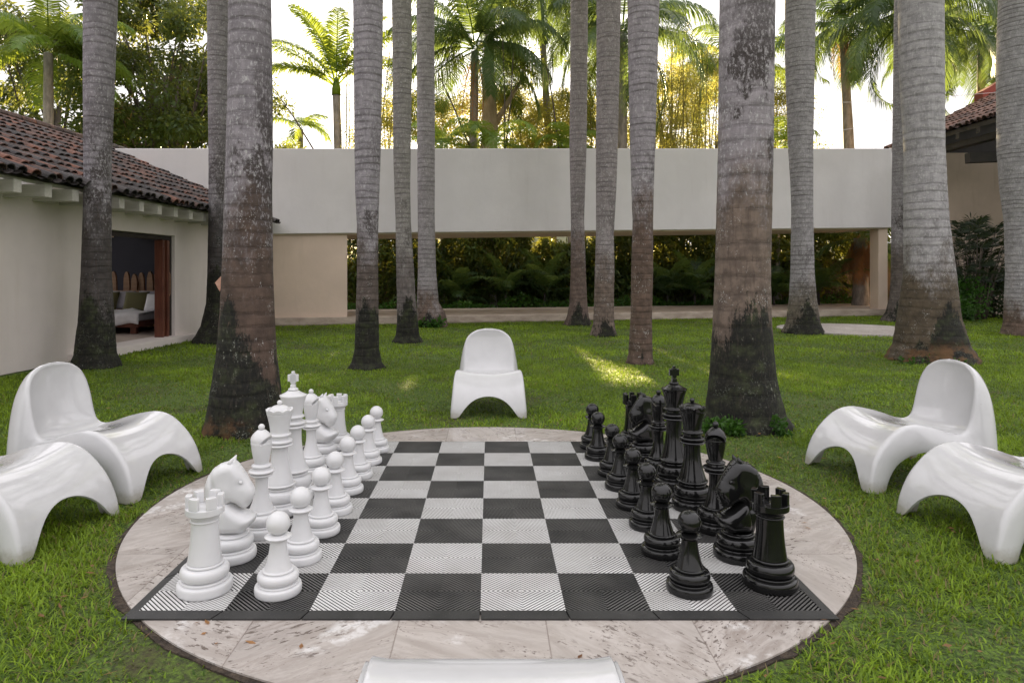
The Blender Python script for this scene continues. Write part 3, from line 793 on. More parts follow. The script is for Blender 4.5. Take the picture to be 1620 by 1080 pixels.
# ------------------------------------------------------------------ royal palms of the grove
def frond_geo(rg, base, az, el, L, droop, nl, ll, wd, hang=.5, side_up=.25, t0=.12):
    """one pinnate leaf; returns V,F(quads),tint"""
    n = 14; pts = [np.array(base, float)]; e_ = el; tw = rg.uniform(-.12, .12)
    dirs = []
    for i in range(n):
        d = np.array([math.cos(az)*math.cos(e_), math.sin(az)*math.cos(e_), math.sin(e_)]); dirs.append(d)
        pts.append(pts[-1] + d*L/n); e_ -= droop*(.5+1.0*i/n)/n; az += tw/n
    dirs.append(dirs[-1]); pts = np.array(pts); dirs = np.array(dirs)
    V = []; Fc = []; T = []
    # rachis
    for i in range(n):
        s_ = np.cross(dirs[i], [0,0,1]); s_ /= (np.linalg.norm(s_)+1e-6); r0 = .030*L/3*(1-i/n*.85); r1 = .030*L/3*(1-(i+1)/n*.85)
        b = len(V); V += [pts[i]-s_*r0, pts[i]+s_*r0, pts[i+1]+s_*r1, pts[i+1]-s_*r1]; Fc.append((b,b+1,b+2,b+3)); T.append(.8)
        up = np.cross(s_, dirs[i]); b = len(V); V += [pts[i]-up*r0, pts[i]+up*r0, pts[i+1]+up*r1, pts[i+1]-up*r1]; Fc.append((b,b+1,b+2,b+3)); T.append(.8)
    tn = rg.uniform(.1, .9)
    for k in range(nl):
        u = t0 + (1-t0)*(k+rg.uniform(0,.7))/nl; f = u*n; i = min(int(f), n-1); p = pts[i] + (pts[i+1]-pts[i])*(f-i); d = dirs[i]
        s_ = np.cross(d, [0,0,1]); s_ /= (np.linalg.norm(s_)+1e-6); up = np.cross(s_, d)
        lf = ll*(math.sin(math.pi*min(1, .12+u*.86))**.55)*rg.uniform(.8, 1.1)
        for sg in (-1, 1):
            o = s_*sg*1.0 + d*(.35+.5*u) + up*side_up*rg.uniform(.2, 1.3); o /= np.linalg.norm(o)
            m1 = p + o*lf*.5 + np.array([0,0,-hang*lf*.12]); m2 = p + o*lf*.85 + np.array([0,0,-hang*lf*.62*rg.uniform(.7,1.2)])
            wv = d*wd*.5
            b = len(V); V += [p-wv*.6, p+wv*.6, m1+wv, m1-wv, m2+wv*.25, m2-wv*.25]
            Fc += [(b,b+1,b+2,b+3), (b+3,b+2,b+4,b+5)]; tt = min(max(tn+rg.uniform(-.2,.2), 0), 1); T += [tt, tt]
    return V, Fc, T
def crown_me(name, seed, n, L, ll, wd, nl=46, el=(-.3, 1.2), droop=1.5, hang=.6, azr=None, up=.25, ztop=0.0):
    rg = np.random.default_rng(seed); V = []; Fc = []; T = []
    for i in range(n):
        az = azr[i % len(azr)]+rg.uniform(-.15,.15) if azr else (i*2.39996 + rg.uniform(-.2, .2))
        e_ = el[0] + (el[1]-el[0])*((i+.5)/n) ; l_ = L*rg.uniform(.8, 1.08)
        v, f, t_ = frond_geo(rg, (0.06*math.cos(az), .06*math.sin(az), rg.uniform(-.1,.25)+ztop), az, e_, l_, droop*rg.uniform(.75, 1.25), nl, ll, wd, hang, up)
        b = len(V); V += v; Fc += [tuple(b+q for q in g) for g in f]; T += t_
    return fastmesh(name, np.array(V), np.array(Fc), T)
ROYAL_CROWN = crown_me('royal_crown', 5, 13, 3.2, .70, .05, 40, (-.35, 1.15), 1.4, .7)
ROYAL_CROWN.materials.append(M['frond'])

def palm_trunk_mesh(rows, Y, ztop, x0, seed, rough=1.0):
    Z = [(pz(y, Y), (xl+xr)/2, (xr-xl)/2) for y, xl, xr in rows]; Z.sort()
    zs = np.array([a[0] for a in Z]); zs[0] = 0; xc = np.array([px(a[1], Y) for a in Z]) - x0; rr = np.array([a[2]/F*Y for a in Z])
    rr[1] *= .98
    n = 44; H = np.concatenate([np.linspace(-.08, .5, 30), np.arange(.53, ztop, .045)])
    rg = np.random.default_rng(seed); ph = rg.uniform(0, 6.28, 8); am = rg.uniform(.4, 1, 8)
    th = np.linspace(0, 2*np.pi, n, endpoint=False); V = []
    slope = (xc[-1]-xc[-2])/(zs[-1]-zs[-2]) if len(zs) > 1 else 0
    for z in H:
        r = np.interp(z, zs, rr); c = np.interp(z, zs, xc)
        if z > zs[-1]: c = xc[-1] + slope*(z-zs[-1])*.3; r = rr[-1]*(1-.03*(z-zs[-1]))
        flare = math.exp(-max(z, 0)/.10)
        g = 1 + flare*.055*rough*(am[0]*np.sin(5*th+ph[0]) + am[1]*np.sin(9*th+ph[1]) + .7*np.sin(17*th+ph[2]+z*30)) \
            + .008*np.sin(2*th+ph[3]+z*.8) + .006*np.sin(3*th+ph[4]-z*1.7) + .004*math.sin(z*2*math.pi/.17+ph[5]) + rg.normal(0, .0025, n) + flare*rough*rg.normal(0, .018, n)
        for a, q in zip(th, g): V.append((c + r*q*math.cos(a), r*q*math.sin(a), z))
    k = len(H); idx = np.arange(k*n).reshape(k, n)
    Fc = np.stack([idx[:-1], np.roll(idx[:-1], -1, 1), np.roll(idx[1:], -1, 1), idx[1:]], -1).reshape(-1, 4)
    return fastmesh('palm_trunk', np.array(V), Fc, None, True), (c, r)

grove = [
 # Y, rows, brown, moss, lichen, opts, label
 (8.77, [(580,113,187),(560,120,181),(530,124,179),(509,127,178),(435,131,174),(340,134,174),(280,135,174),(235,134.5,175),(130,134,179),(0,134.5,183.5)], 1.9, .95, .5, dict(grey=(.25,.23,.25), stain=.8, brownc=(.060,.052,.050)), 'dark-footed palm trunk beside the bedroom door of the tiled house'),
 (11.95, [(542,305,385),(516,318,374),(480,327,364),(430,329,361),(330,331,359),(235,331,359),(100,329,361),(0,328.5,361)], 2.3, 1.3, .5, dict(grey=(.25,.23,.245), stain=.7, brownc=(.05,.045,.045)), 'palm trunk with a blackened foot half hidden behind the thick left trunk'),
 (5.26, [(680,324,450),(650,330,447),(600,339,441),(560,345,436),(500,350,433),(430,353,430.5),(300,357,429),(235,359,430.5),(150,361,430),(0,363,428)], 1.45, .95, 1.0, dict(ringk=.5, orange=.34, stain=1.0, moss_side=.06, grey=(.26,.235,.255), brownc=(.085,.056,.042), ring=.10), 'thickest left palm trunk, rust-brown foot, right behind the white chess pieces'),
 (8.65, [(582,551,609),(572,556,604),(555,561,600),(500,563,599),(430,565,598),(360,565,598),(300,562,600),(235,561,602),(100,560,605),(0,559,606)], 1.5, .85, .8, dict(stain=.7, brownc=(.10,.078,.068)), 'black-footed palm trunk standing left of two thinner trunks on the lawn'),
 (11.85, [(541,621,669),(531,626,664),(510,628,661),(470,628,657),(430,627,655),(350,626,650),(300,624,649),(235,622,650),(100,621,652),(0,620,651)], 1.5, .75, .6, dict(grey=(.27,.25,.235), brownc=(.15,.13,.125)), 'slim olive-grey palm trunk, middle of the three left of the back chair'),
 (15.3, [(516,655,709),(495,659,705),(478,659,694),(430,661,690),(350,661,688),(235,660,688),(0,659,687)], .5, .35, .6, dict(stain=.2, grey=(.31,.285,.295), ring=.10), 'ringed palm trunk with bulbous plant-grown foot close to the stone step'),
 (15.65, [(514,892,936),(500,897,932),(480,901,929),(430,903,927),(350,903,924),(235,901,928),(0,903,930)], 1.7, .42, .8, dict(ring=.10, brownc=(.14,.10,.085), grey=(.28,.245,.25)), 'thin palm trunk with a flared dark foot, farthest of the middle trio'),
 (13.0, [(531,933,975),(510,938,972),(470,940,971),(430,941,972),(370,943,971),(300,943,975),(235,943,977),(100,944,980),(0,944,982)], 1.3, .38, 1.3, dict(ring=.09, brownc=(.16,.12,.10), grey=(.28,.245,.25)), 'lichen-flecked palm trunk in the centre of the middle trio'),
 (9.13, [(574,991,1034),(560,994,1032),(500,998,1031),(430,999,1033),(350,1001,1033),(300,999,1034),(235,997,1036),(100,994,1040),(0,993,1043)], 1.95, .02, 1.2, dict(ring=.085, brownc=(.115,.076,.058), grey=(.315,.285,.31)), 'palm trunk with plain reddish-brown foot beside the yellow sun patch'),
 (5.43, [(674,1112,1247),(655,1116,1238),(640,1119,1234),(600,1124,1225),(560,1127,1221),(500,1130,1217),(430,1133,1216),(235,1138,1221),(0,1140,1224)], 1.9, 1.05, .9, dict(ringk=.4, ring=.13, stain=1.2, brownc=(.150,.112,.088), grey=(.29,.262,.28)), 'thickest right palm trunk with a black moss patch behind the black chess pieces'),
 (13.6, [(527,1239,1302),(510,1245,1296),(470,1250,1290),(430,1252,1287),(330,1253,1285),(280,1251,1285),(235,1248,1285),(100,1244,1287),(0,1243,1288)], .8, .65, 1.0, dict(ring=.09, brownc=(.13,.11,.085), grey=(.32,.30,.315)), 'mossy-footed palm trunk next to the far round stone slab'),
 (16.9, [(508,1396,1451),(495,1403,1445),(470,1409,1438),(430,1411,1436),(235,1413,1436),(100,1415,1437),(0,1416,1438)], 1.9, .65, .6, dict(grey=(.24,.225,.235), stain=.8, brownc=(.12,.10,.09)), 'slim palm trunk in front of the white beam end, overlapped by a thicker trunk'),
 (9.46, [(569,1409,1541),(560,1413,1537),(545,1420,1526),(500,1426,1513),(430,1435,1506),(350,1434,1496),(300,1434,1493),(235,1434,1490),(100,1427,1489),(0,1425,1488)], 1.35, .75, .9, dict(ringk=.45, ring=.12, stain=.3, orange=.5, brownc=(.085,.064,.042), grey=(.38,.36,.375)), 'broad pale palm trunk with ochre stained foot behind the right chairs'),
 (13.15, [(530,1588,1650),(510,1592,1642),(430,1595,1636),(350,1593,1636),(300,1587,1640),(235,1583,1643),(100,1583,1645),(0,1586,1646)], .7, .30, .7, dict(ring=.08, grey=(.33,.315,.33)), 'palm trunk cut off by the right edge beside the tiled eave'),
]
TREES = []
for i, (Y, rows, brown, moss, lich, opts, label) in enumerate(grove):
    xb = px((rows[0][1]+rows[0][2])/2, Y); zt_ = 9.6 + (i*37 % 10)*.12
    t = empty('royal_palm', (xb, Y, 0)); tag(t, label, 'palm tree', 'royal palms standing on the lawn')
    me, (tc, tr) = palm_trunk_mesh(rows, Y, zt_, xb, 100+i)
    link('trunk', me, mat_trunk('royal_palm_bark', brown, moss, i*1.7+.3, lich, **opts), t)
    mb = MB(); mb.tube([(tc,0,zt_-.05),(tc,0,zt_+.5),(tc,0,zt_+1.0),(tc,0,zt_+1.3)], [tr*.95, tr*.9, tr*.6, .07], 14)
    mb.build('crownshaft', M['frond_bright'], t, smooth=True)
    c = link('crown', ROYAL_CROWN, None, t, (tc, 0, zt_+1.2)); c.rotation_euler = (0, 0, i*1.3)
    TREES.append((xb, Y, px(rows[0][2], Y)-xb))
# small pink flake of unknown kind on the thick left trunk
fl = MB(); Yf = 5.26
fl.add([(px(352,Yf),Yf-.02,pz(436,Yf)),(px(342.5,Yf),Yf-.03,pz(447,Yf)),(px(350,Yf),Yf-.03,pz(461,Yf)),(px(356,Yf),Yf-.06,pz(450,Yf)),(px(352,Yf),Yf+.02,pz(436,Yf)),(px(342.5,Yf),Yf+.0,pz(447,Yf)),(px(350,Yf),Yf+.01,pz(461,Yf)),(px(356,Yf),Yf+.0,pz(450,Yf))],
       [(0,1,2,3),(7,6,5,4),(0,4,5,1),(1,5,6,2),(2,6,7,3),(3,7,4,0)])
_tl = [o for o in bpy.data.objects if o.name.startswith('royal_palm') and 'thickest left' in o.get('label', '')][0]
fo = fl.build('pink_flake', mat_wood('pink_flake_surface', (.50,.27,.19), (.62,.38,.29), .8), _tl); fo.location = (-_tl.location.x, -_tl.location.y, 0)

# ------------------------------------------------------------------ white building with the covered walk
bld = empty('white_building', (0, Yp(0), 0))
tag(bld, 'long white beam-like building over an open covered walk, across the back of the lawn', 'building')
ang = math.atan(.2297); ux, uy = math.cos(ang), math.sin(ang)
def P3(X, back, z): # point on the front line at abscissa X, moved back (metres), relative to the building origin
    return (X - uy*back, Yp(X) + ux*back - Yp(0), z)
def slab(mb, X0, X1, b0, b1, z0a, z0b, z1a, z1b):
    mb.hexa([P3(X0,b0,z0a), P3(X1,b0,z0b), P3(X1,b1,z0b), P3(X0,b1,z0a), P3(X0,b0,z1a), P3(X1,b0,z1b), P3(X1,b1,z1b), P3(X0,b1,z1a)])
zb_ = lambda X: 2.06 + (X+4.73)*.0236
zt_f = lambda X: CZ + .1794*Yp(X)
XA, XB = -10.5, 11.17
mb = MB(); slab(mb, XA, XB, 0, 2.5, zb_(XA), zb_(XB), zt_f(XA), zt_f(XB)); mb.build('upper_wall', M['wall_white'], bld, bevel=.015)
mb = MB(); slab(mb, XA+.05, XB-.05, .10, 2.4, zb_(XA)-.03, zb_(XB)-.03, zb_(XA)+.002, zb_(XB)+.002); mb.build('soffit', M['wall_beige'], bld)
XL = px(549, 15.7)
mb = MB(); slab(mb, -10.4, XL, .12, 2.3, .17, .17, zb_(-10.4)-.032, zb_(XL)-.032); mb.build('lower_wall', M['wall_beige'], bld, bevel=.01)
mb = MB(); slab(mb, px(1395,18.95), px(1412,18.95), .10, .42, .17, .17, zb_(10.8)-.032, zb_(11.)-.032); mb.build('end_post', M['wall_beige'], bld, bevel=.01)
# small eave remnant, spout
mb = MB(); slab(mb, -10.6, 16.5, -.02, 3.1, -.05, -.05, .175, .180)
tag(mb.build('stone_walkway', M['step'], None, (0, Yp(0), 0), bevel=.012), 'raised beige stone step running under the white building', 'walkway', kind='structure')

# ------------------------------------------------------------------ left house
TH = math.atan(.06)
house = empty('tiled_house', (-6.18, 0, 0), -TH)
tag(house, 'low cream house with weathered clay tile roof and open bedroom door, along the left side', 'house')
mb = MB(); OY0, OY1, OZ = 9.55, 11.97, 1.83
mb.box(-.28, 0, 1.0, OY0, 0, 2.24); mb.box(-.28, 0, OY1, 15.0, 0, 2.24); mb.box(-.28, 0, OY0, OY1, OZ, 2.24)
mb.build('wall', M['wall_cream'], house, bevel=.01)
mb = MB(); mb.box(-6.8, -.28, 1.0, 1.25, 0, 2.3); mb.box(-6.8, -6.5, 1.25, 8.7, 0, 2.3); mb.box(-6.8, -6.5, 14.0, 15.0, 0, 2.3); mb.build('rear_wall', M['wall_cream'], house)  # made-up gap in the unseen rear wall lets skylight reach the bed
for bx_ in ((-6.4, -.29, 8.0, 8.1), (-6.4, -.29, 14.6, 14.75), (-6.4, -6.3, 13.9, 14.6), (-6.4, -6.3, 8.1, 8.8), (-.30, -.283, 12.0, 14.6)):  # unseen west side left open in the middle to light the bed
    mb = MB(); mb.box(*bx_, .1, 2.2); mb.build('room_wall', M['navy'], house)
mb = MB(); mb.box(-2.3, -.29, 8.1, 14.6, 1.95, 2.05); mb.build('room_ceiling', M['ceiling'], house)  # ceiling cut short out of view so skylight falls on the bed
mb = MB(); mb.box(-6.4, -.29, 8.1, 14.6, .02, .10); mb.build('room_floor', M['step'], house)
mb = MB(); mb.box(-.29, .20, OY0-.35, OY1+.42, -.02, .105); mb.build('threshold', M['wall_cream'], house, bevel=.008)
mb = MB(); mb.box(-.20, -.06, OY0, OY0+.07, .10, OZ); mb.box(-.20, -.06, OY1-.06, OY1-.002, .10, OZ); mb.box(-.20, -.06, OY0+.07, OY1-.06, OZ-.075, OZ-.002); mb.build('door_frame', M['dark_wood'], house, bevel=.004)
for k in range(4):
    yb = OY1-.09-k*.075
    mb = MB(); mb.box(-.17, -.02 if k % 2 else -.05, yb-.045, yb, .105, OZ-.08); mb.box(-.15, -.012 if k % 2 else -.042, yb-.035, yb-.01, .2, OZ-.2)
    o = mb.build('door_panel', M['door_wood'], house, bevel=.006)
    mbh = MB(); mbh.tube([(-.0, yb-.022, .80), (.012, yb-.022, .84), (.012, yb-.022, 1.16), (-.0, yb-.022, 1.2)], .006, 6)
    if k == 1: mbh.build('handle', M['tan_wood'], o)
def tile_roof(name, mat, parent, x_e, z_e, x_r, z_r, y0, y1, seed, tw=.185, tl=.36):
    """barrel tiles from the eave (x_e,z_e) up to the ridge (x_r,z_r)"""
    rg = np.random.default_rng(seed); mb = MB(); sl = Vector((x_r-x_e, 0, z_r-z_e)); Ls = sl.length; d = sl/Ls; nrm = Vector((-d.z, 0, d.x))
    if nrm.z < 0: nrm = -nrm
    nc = int((y1-y0)/tw); nr = int(Ls/tl)+1
    for c in range(nc):
        yc = y0+(c+.5)*tw; ctint = rg.random()
        jit = rg.uniform(-.03, .03)
        for r in range(nr):
            s0 = r*tl-.02+rg.uniform(-.02,.02)+jit; s1 = min(s0+tl+.07, Ls+.05)
            tt = ctint if rg.random() < .35 else rg.random(); lift = .0; wj = rg.uniform(-.008,.008)
            for kind in (0, 1):     # cover tile, then pan half-step aside
                yy = yc + (0 if kind == 0 else tw/2) + wj; n = 6; b = len(mb.v); V = []
                for (s_, rr, up) in ((s0, .080, .030), (s1, .066, .004)):
                    for k in range(n+1):
                        a = math.pi*k/n
                        h = rr*math.sin(a)*.85 if kind == 0 else -rr*math.sin(a)*.6+.01
                        p = Vector((x_e,0,z_e)) + d*s_ + nrm*(h+up+(0 if kind == 0 else .0)); V.append((p.x, yy+rr*math.cos(a), p.z))
                Fq = [(k, k+1, n+2+k, n+1+k) for k in range(n)]
                if kind == 0:   # thick lower lip
                    V2 = []
                    for k in range(n+1):
                        a = math.pi*k/n; rr = .066; p = Vector((x_e,0,z_e)) + d*s0 + nrm*(rr*math.sin(a)*.85+.028); V2.append((p.x, yy+rr*math.cos(a), p.z))
                    bb = len(V); V += V2; Fq += [(k+1, k, bb+k, bb+k+1) for k in range(n)]
                mb.add(V, Fq, float(tt) if kind == 0 else .3)
    return mb.build(name, mat, parent, smooth=False, tint=True)
tile_roof('roof', M['roof_left'], house, .62, 2.275, -3.0, 3.89, 1.0, 15.25, 3)
mb = MB()
sl_ = (3.89-2.275)/3.62
mb.hexa([(.40,1.0,2.235),(.40,15.2,2.235),(-3.0,15.2,2.22+3.58*sl_),(-3.0,1.0,2.22+3.58*sl_),(.40,1.0,2.275),(.40,15.2,2.275),(-3.0,15.2,2.262+3.58*sl_),(-3.0,1.0,2.262+3.58*sl_)])
mb.hexa([(-3.0,1.0,2.22+3.58*sl_),(-3.0,15.2,2.22+3.58*sl_),(-4.3,15.2,3.25),(-4.3,1.0,3.25),(-3.0,1.0,2.3+3.58*sl_),(-3.0,15.2,2.3+3.58*sl_),(-4.3,15.2,3.35),(-4.3,1.0,3.35)])  # unseen rear slope stops short to let skylight into the bedroom
mb.build('roof_deck', M['rafter'], house)
mb = MB(); 
for k in range(40): mb.tube([(-3.0, 1.0+k*.36, 3.93+random.uniform(-.01,.01)), (-3.0, 1.0+k*.36+.39, 3.95)], [.10,.085], 10, random.random())
mb.build('ridge_tiles', M['roof_left'], house, tint=True)
for k in range(-12, 16):
    yy = 7.63 + k*.485
    if yy > 15: break
    mb = MB(); mb.box(-.3, .52, yy-.06, yy+.06, 2.085, 2.232); mb.build('rafter', M['rafter'], house, bevel=.006)

# ---- bed and things in the bedroom
bed = empty('bed', (-7.55, 12.95, .10)); tag(bed, 'low wooden bed with white linen seen through the open door', 'bed')
mb = MB(); mb.box(-1.3, 1.28, -.70, .70, .12, .22)
for sx in (-1.22, 1.18):
    for sy in (-.62, .62): mb.box(sx-.05, sx+.05, sy-.05, sy+.05, 0, .12)
mb.build('bed_frame', M['door_wood'], bed, bevel=.006)
mb = MB(); mb.box(-1.35, 1.30, .70, .76, .0, .74); mb.build('headboard', M['tan_wood'], bed, bevel=.01)
def drape():
    V = []; Fc = []; nx, ny = 50, 26; rg = np.random.default_rng(4); ph = rg.uniform(0, 6, 6)
    for j in range(ny):
        for i in range(nx):
            x = -1.28+2.6*i/(nx-1); s_ = j/(ny-1)
            tip = .16*math.exp(-((x-.62)/.13)**2) + .05*math.sin(3*x+1)
            L = 1.38 + .22 + tip; q = s_*L
            if q < 1.36: y, z = .66-q, .37
            else: y, z = -.72-.03*math.sin(x*16+ph[0])*(q-1.36)/.3-.02, .37-(q-1.36)
            z += .012*math.sin(x*7+ph[1]+q*2)+.008*math.sin(x*15+ph[2]-q*6) + .03*math.exp(-((x-.5+.3*(q-1))/.08)**2)
            V.append((x, y, z))
    for j in range(ny-1):
        for i in range(nx-1): Fc.append((j*nx+i, (j+1)*nx+i, (j+1)*nx+i+1, j*nx+i+1))
    return mesh('sheet', V, Fc, True)
o = link('sheet', drape(), M['linen'], bed); m_ = o.modifiers.new('s', 'SOLIDIFY'); m_.thickness = .012
mb = MB(); mb.box(-1.26, 1.24, -.66, .66, .22, .355); mb.build('mattress', M['linen'], bed, bevel=.04, seg=4)
def pillow(x, y, z, w, h, mat, label, tilt=R(68)):
    bm = bmesh.new(); V = []; n = 14
    for s_ in (1, -1):
        pass
    bm.free(); V = []; Fc = []
    for s_ in (1, -1):
        b = len(V)
        for i in range(n):
            for j in range(n):
                u = 2*i/(n-1)-1; v = 2*j/(n-1)-1; e_ = (1-u**4)*(1-v**4)
                sq = 1-.06*(1-abs(u*v)) if False else 1
                V.append((u*w/2*(1-.05*(1-u*u)*v*v*0-.04*(1-abs(v))*abs(u)**3), v*h/2*(1-.05*(1-abs(u))*abs(v)**3), s_*.07*math.sqrt(max(e_, 0))))
        for i in range(n-1):
            for j in range(n-1):
                f = (b+i*n+j, b+(i+1)*n+j, b+(i+1)*n+j+1, b+i*n+j+1); Fc.append(f if s_ > 0 else f[::-1])
    me = mesh('pillow', V, Fc, True); bm = bmesh.new(); bm.from_mesh(me); bmesh.ops.remove_doubles(bm, verts=bm.verts, dist=1e-4); bm.to_mesh(me); bm.free()
    o = link('pillow', me, mat); o.location = (x, y, z); o.rotation_euler = (tilt, 0, random.uniform(-.05,.05)); tag(o, label, 'pillow', 'pillows on the bed'); return o
pillow(px(166,13.4), 13.38, .64, .55, .40, M['olive'], 'olive pillow at the left of the bed, partly behind the palm trunk')
pillow(px(193,13.5), 13.48, .66, .50, .38, M['lilac'], 'pale lilac pillow between the two olive pillows')
pillow(px(214,13.3), 13.33, .64, .46, .40, M['olive'], 'olive pillow in the middle of the bed, fully in view')
pillow(px(236,13.5), 13.48, .66, .44, .38, M['lilac'], 'pale lilac pillow at the right end of the headboard')
pillow(px(246,13.25), 13.25, .62, .40, .36, M['linen'], 'white pillow at the right corner of the bed')
for k, (xx, hh) in enumerate([(156,.80),(167,.84),(180,.86),(201,.84),(213,.72),(224,.80),(238,.86),(246,.74)]):
    Yk = 14.1+.04*(k % 2); mb = MB(); w_ = .055*1.15; z1 = .90+hh*.40-.02; n = 8; V = []
    x = px(xx, Yk)
    out = [(-w_, 0), (w_, 0), (w_*1.05, (z1-.1)*.55), (w_*.95, (z1-.1)*.80)] + [(w_*.95*math.cos(math.pi*q/n), (z1-.1)*.80+(z1-.1)*.2*math.sin(math.pi*q/n)) for q in range(n+1)] + [(-w_*.95, (z1-.1)*.80), (-w_*1.05, (z1-.1)*.55)]
    m2 = len(out); V = [(a, -.03, b) for a, b in out] + [(a, .03, b) for a, b in out]
    Fq = [tuple(range(m2))[::1], tuple(range(2*m2-1, m2-1, -1))] + [(i, m2+i, m2+(i+1)%m2, (i+1)%m2) for i in range(m2)]
    mb.add(V, Fq); o = mb.build('carved_post', M['tan_wood'], None, (x, Yk, .10))
    tag(o, 'round-topped tan wooden post behind the headboard, %s from the left' % ordn[k], 'wooden post', 'carved posts behind the bed')

# ------------------------------------------------------------------ right house
rh = empty('eaved_house', (12.4, 19.6, 0)); tag(rh, 'tan house with dark timber eave and clay tiles behind the right trunks', 'house')
mb = MB(); mb.box(0-.6, 8, 0, .3, 0, 4.6); mb.box(7.7, 8, -7, 0, 0, 4.6); mb.build('wall', M['wall_tan'], rh)
mb = MB(); mb.hexa([(3.55,2.6,6.6),(8,2.6,6.6),(8,3,6.6),(3.55,3,6.6),(3.55,2.6,7.05),(8,2.6,9.6),(8,3,9.6),(3.55,3,7.05)]); mb.build('upper_wall', M['wall_red'], rh)
ro_ = tile_roof('roof', M['roof_right'], rh, -.35, 4.93, 4.2, 7.2, -9.0, 1.6, 9, .20, .40)
mb = MB(); k_ = .5
mb.hexa([(-.30,-9,4.78),(-.30,1.5,4.78),(4.2,1.5,4.78+4.5*k_),(4.2,-9,4.78+4.5*k_),(-.30,-9,4.90),(-.30,1.5,4.90),(4.2,1.5,4.90+4.5*k_),(4.2,-9,4.90+4.5*k_)]); mb.build('roof_deck', M['dark_wood'], rh)
mb = MB(); mb.box(-.12, .12, -9, 1.2, 4.46, 4.62); mb.hexa([(-.3,.3,4.6),(6,.3,4.6),(6,.45,4.6),(-.3,.45,4.6),(-.3,.3,4.76),(6,.3,7.6),(6,.45,7.6),(-.3,.45,4.76)]); mb.build('eave_beam', M['dark_wood'], rh, bevel=.01)
for k in range(12):
    yy = .35-k*.75; mb = MB(); mb.hexa([(-.34,yy-.07,4.63),(-.34,yy+.07,4.63),(2.2,yy+.07,4.63+2.54*k_),(2.2,yy-.07,4.63+2.54*k_),(-.34,yy-.07,4.775),(-.34,yy+.07,4.775),(2.2,yy+.07,4.775+2.54*k_),(2.2,yy-.07,4.775+2.54*k_)])
    mb.build('rafter', M['dark_wood'], rh)
mb = MB(); mb.bar((-.15,-2.0,4.12), (4.0,-2.0,4.28), .22, .26); mb.bar((.75,-2.0,4.05), (3.2,-2.0,2.7), .18, .22); mb.build('bracket', M['dark_wood'], rh, bevel=.01)
for k in range(5):
    mb = MB(); mb.box(3.0, 3.25, -8.6+k*2.0, -8.35+k*2.0, 0, 4.5); mb.build('post', M['dark_wood'], rh, bevel=.01)

# ------------------------------------------------------------------ foliage
def rhombs(P, D, U, L, W, tint):
    """leaf cards: centre base P, direction D, side U"""
    L = L[:, None]; W = W[:, None]
    a = P; b = P + D*L*.45 + U*W*.5; c = P + D*L; d = P + D*L*.45 - U*W*.5
    V = np.stack([a, b, c, d], 1).reshape(-1, 3); n = len(P); Fc = np.arange(4*n).reshape(n, 4); return V, Fc, tint
def unit(v): return v/(np.linalg.norm(v, axis=1, keepdims=True)+1e-9)
def leaf_cloud(rg, centres, radii, n, L, W, droop=.4, shell=.5, tlo=0, thi=1):
    k = rg.integers(0, len(centres), n); d = unit(rg.normal(size=(n, 3))); r = rg.random(n)**shell
    P = centres[k] + d*(r[:, None])*radii[k]
    D = unit(d*.7 + rg.normal(size=(n, 3))*.7 + np.array([0, 0, -droop])); U = unit(np.cross(D, rg.normal(size=(n, 3))))
    base = rg.random(len(centres))
    t_ = np.clip(tlo + (thi-tlo)*(base[k]*.55 + rg.random(n)*.45), 0, 1)
    return rhombs(P, D, U, L*rg.uniform(.6, 1.2, n), W*rg.uniform(.7, 1.2, n), t_)
def broad_tree(loc, H, rad, seed, nclump, nleaf, label, L=.20, W=.055, mat='mango', zr=(.35, 1.0), trunks=2, group='trees beyond the left house', cat='tree', name='broadleaf_tree', droop=.5, crad=.85):
    rg = np.random.default_rng(seed); t = empty(name, loc); tag(t, label, cat, group)
    th = rg.uniform(0, 6.28, nclump); rr = rg.random(nclump)**.5; z = zr[0] + (zr[1]-zr[0])*rg.random(nclump)
    prof_ = np.sin(np.clip((z-zr[0])/(zr[1]-zr[0]), .12, .95)*math.pi)**.45
    C = np.stack([rad*rr*prof_*np.cos(th), rad*rr*prof_*np.sin(th), H*z], 1)
    Rd = np.stack([rg.uniform(.6, 1.1, nclump)*crad]*3, 1)*np.array([1, 1, .7])
    V, Fc, T = leaf_cloud(rg, C, Rd, nleaf, L, W, droop)
    link('crown', fastmesh('crown', V, Fc, T), M[mat], t)
    mb = MB()
    for q in range(trunks):
        a = rg.uniform(0, 6.28); bx, by = .25*q*math.cos(a), .25*q*math.sin(a); top = (bx*2.5+rg.uniform(-.5,.5), by*2.5, H*.72)
        mb.tube([(bx,by,0), (bx*1.4,by*1.4,H*.3), top], [H*.022, H*.017, H*.007], 8)
        for c in C[rg.choice(nclump, min(nclump, 14), replace=False)]:
            u = rg.uniform(.35, .85); s_ = Vector((bx,by,0)).lerp(Vector(top), u); e_ = Vector(c); m0 = s_.lerp(e_, .5) + Vector((0,0,-.15*H*.1))
            mb.tube([s_, m0, e_], [H*.0055, H*.0035, H*.0015], 5)
    mb.build('trunk', M['bark'], t, smooth=True); return t
broad_tree((px(60,23), 23.5, 0), 9.6, 4.6, 21, 75, 32000, 'dark broadleaf tree at the far left above the tiled roof', zr=(.40,1.0), L=.24, W=.075)
broad_tree((px(262,22), 22, 0), 10.4, 3.4, 22, 70, 28000, 'broadleaf tree with yellowing top between the two left palm trunks', zr=(.42,1.0), trunks=3, L=.24, W=.075)
broad_tree((px(345,25), 26, 0), 9.2, 2.8, 23, 45, 20000, 'smaller broadleaf tree behind the thick left trunk', zr=(.42,1.0), L=.24, W=.07)
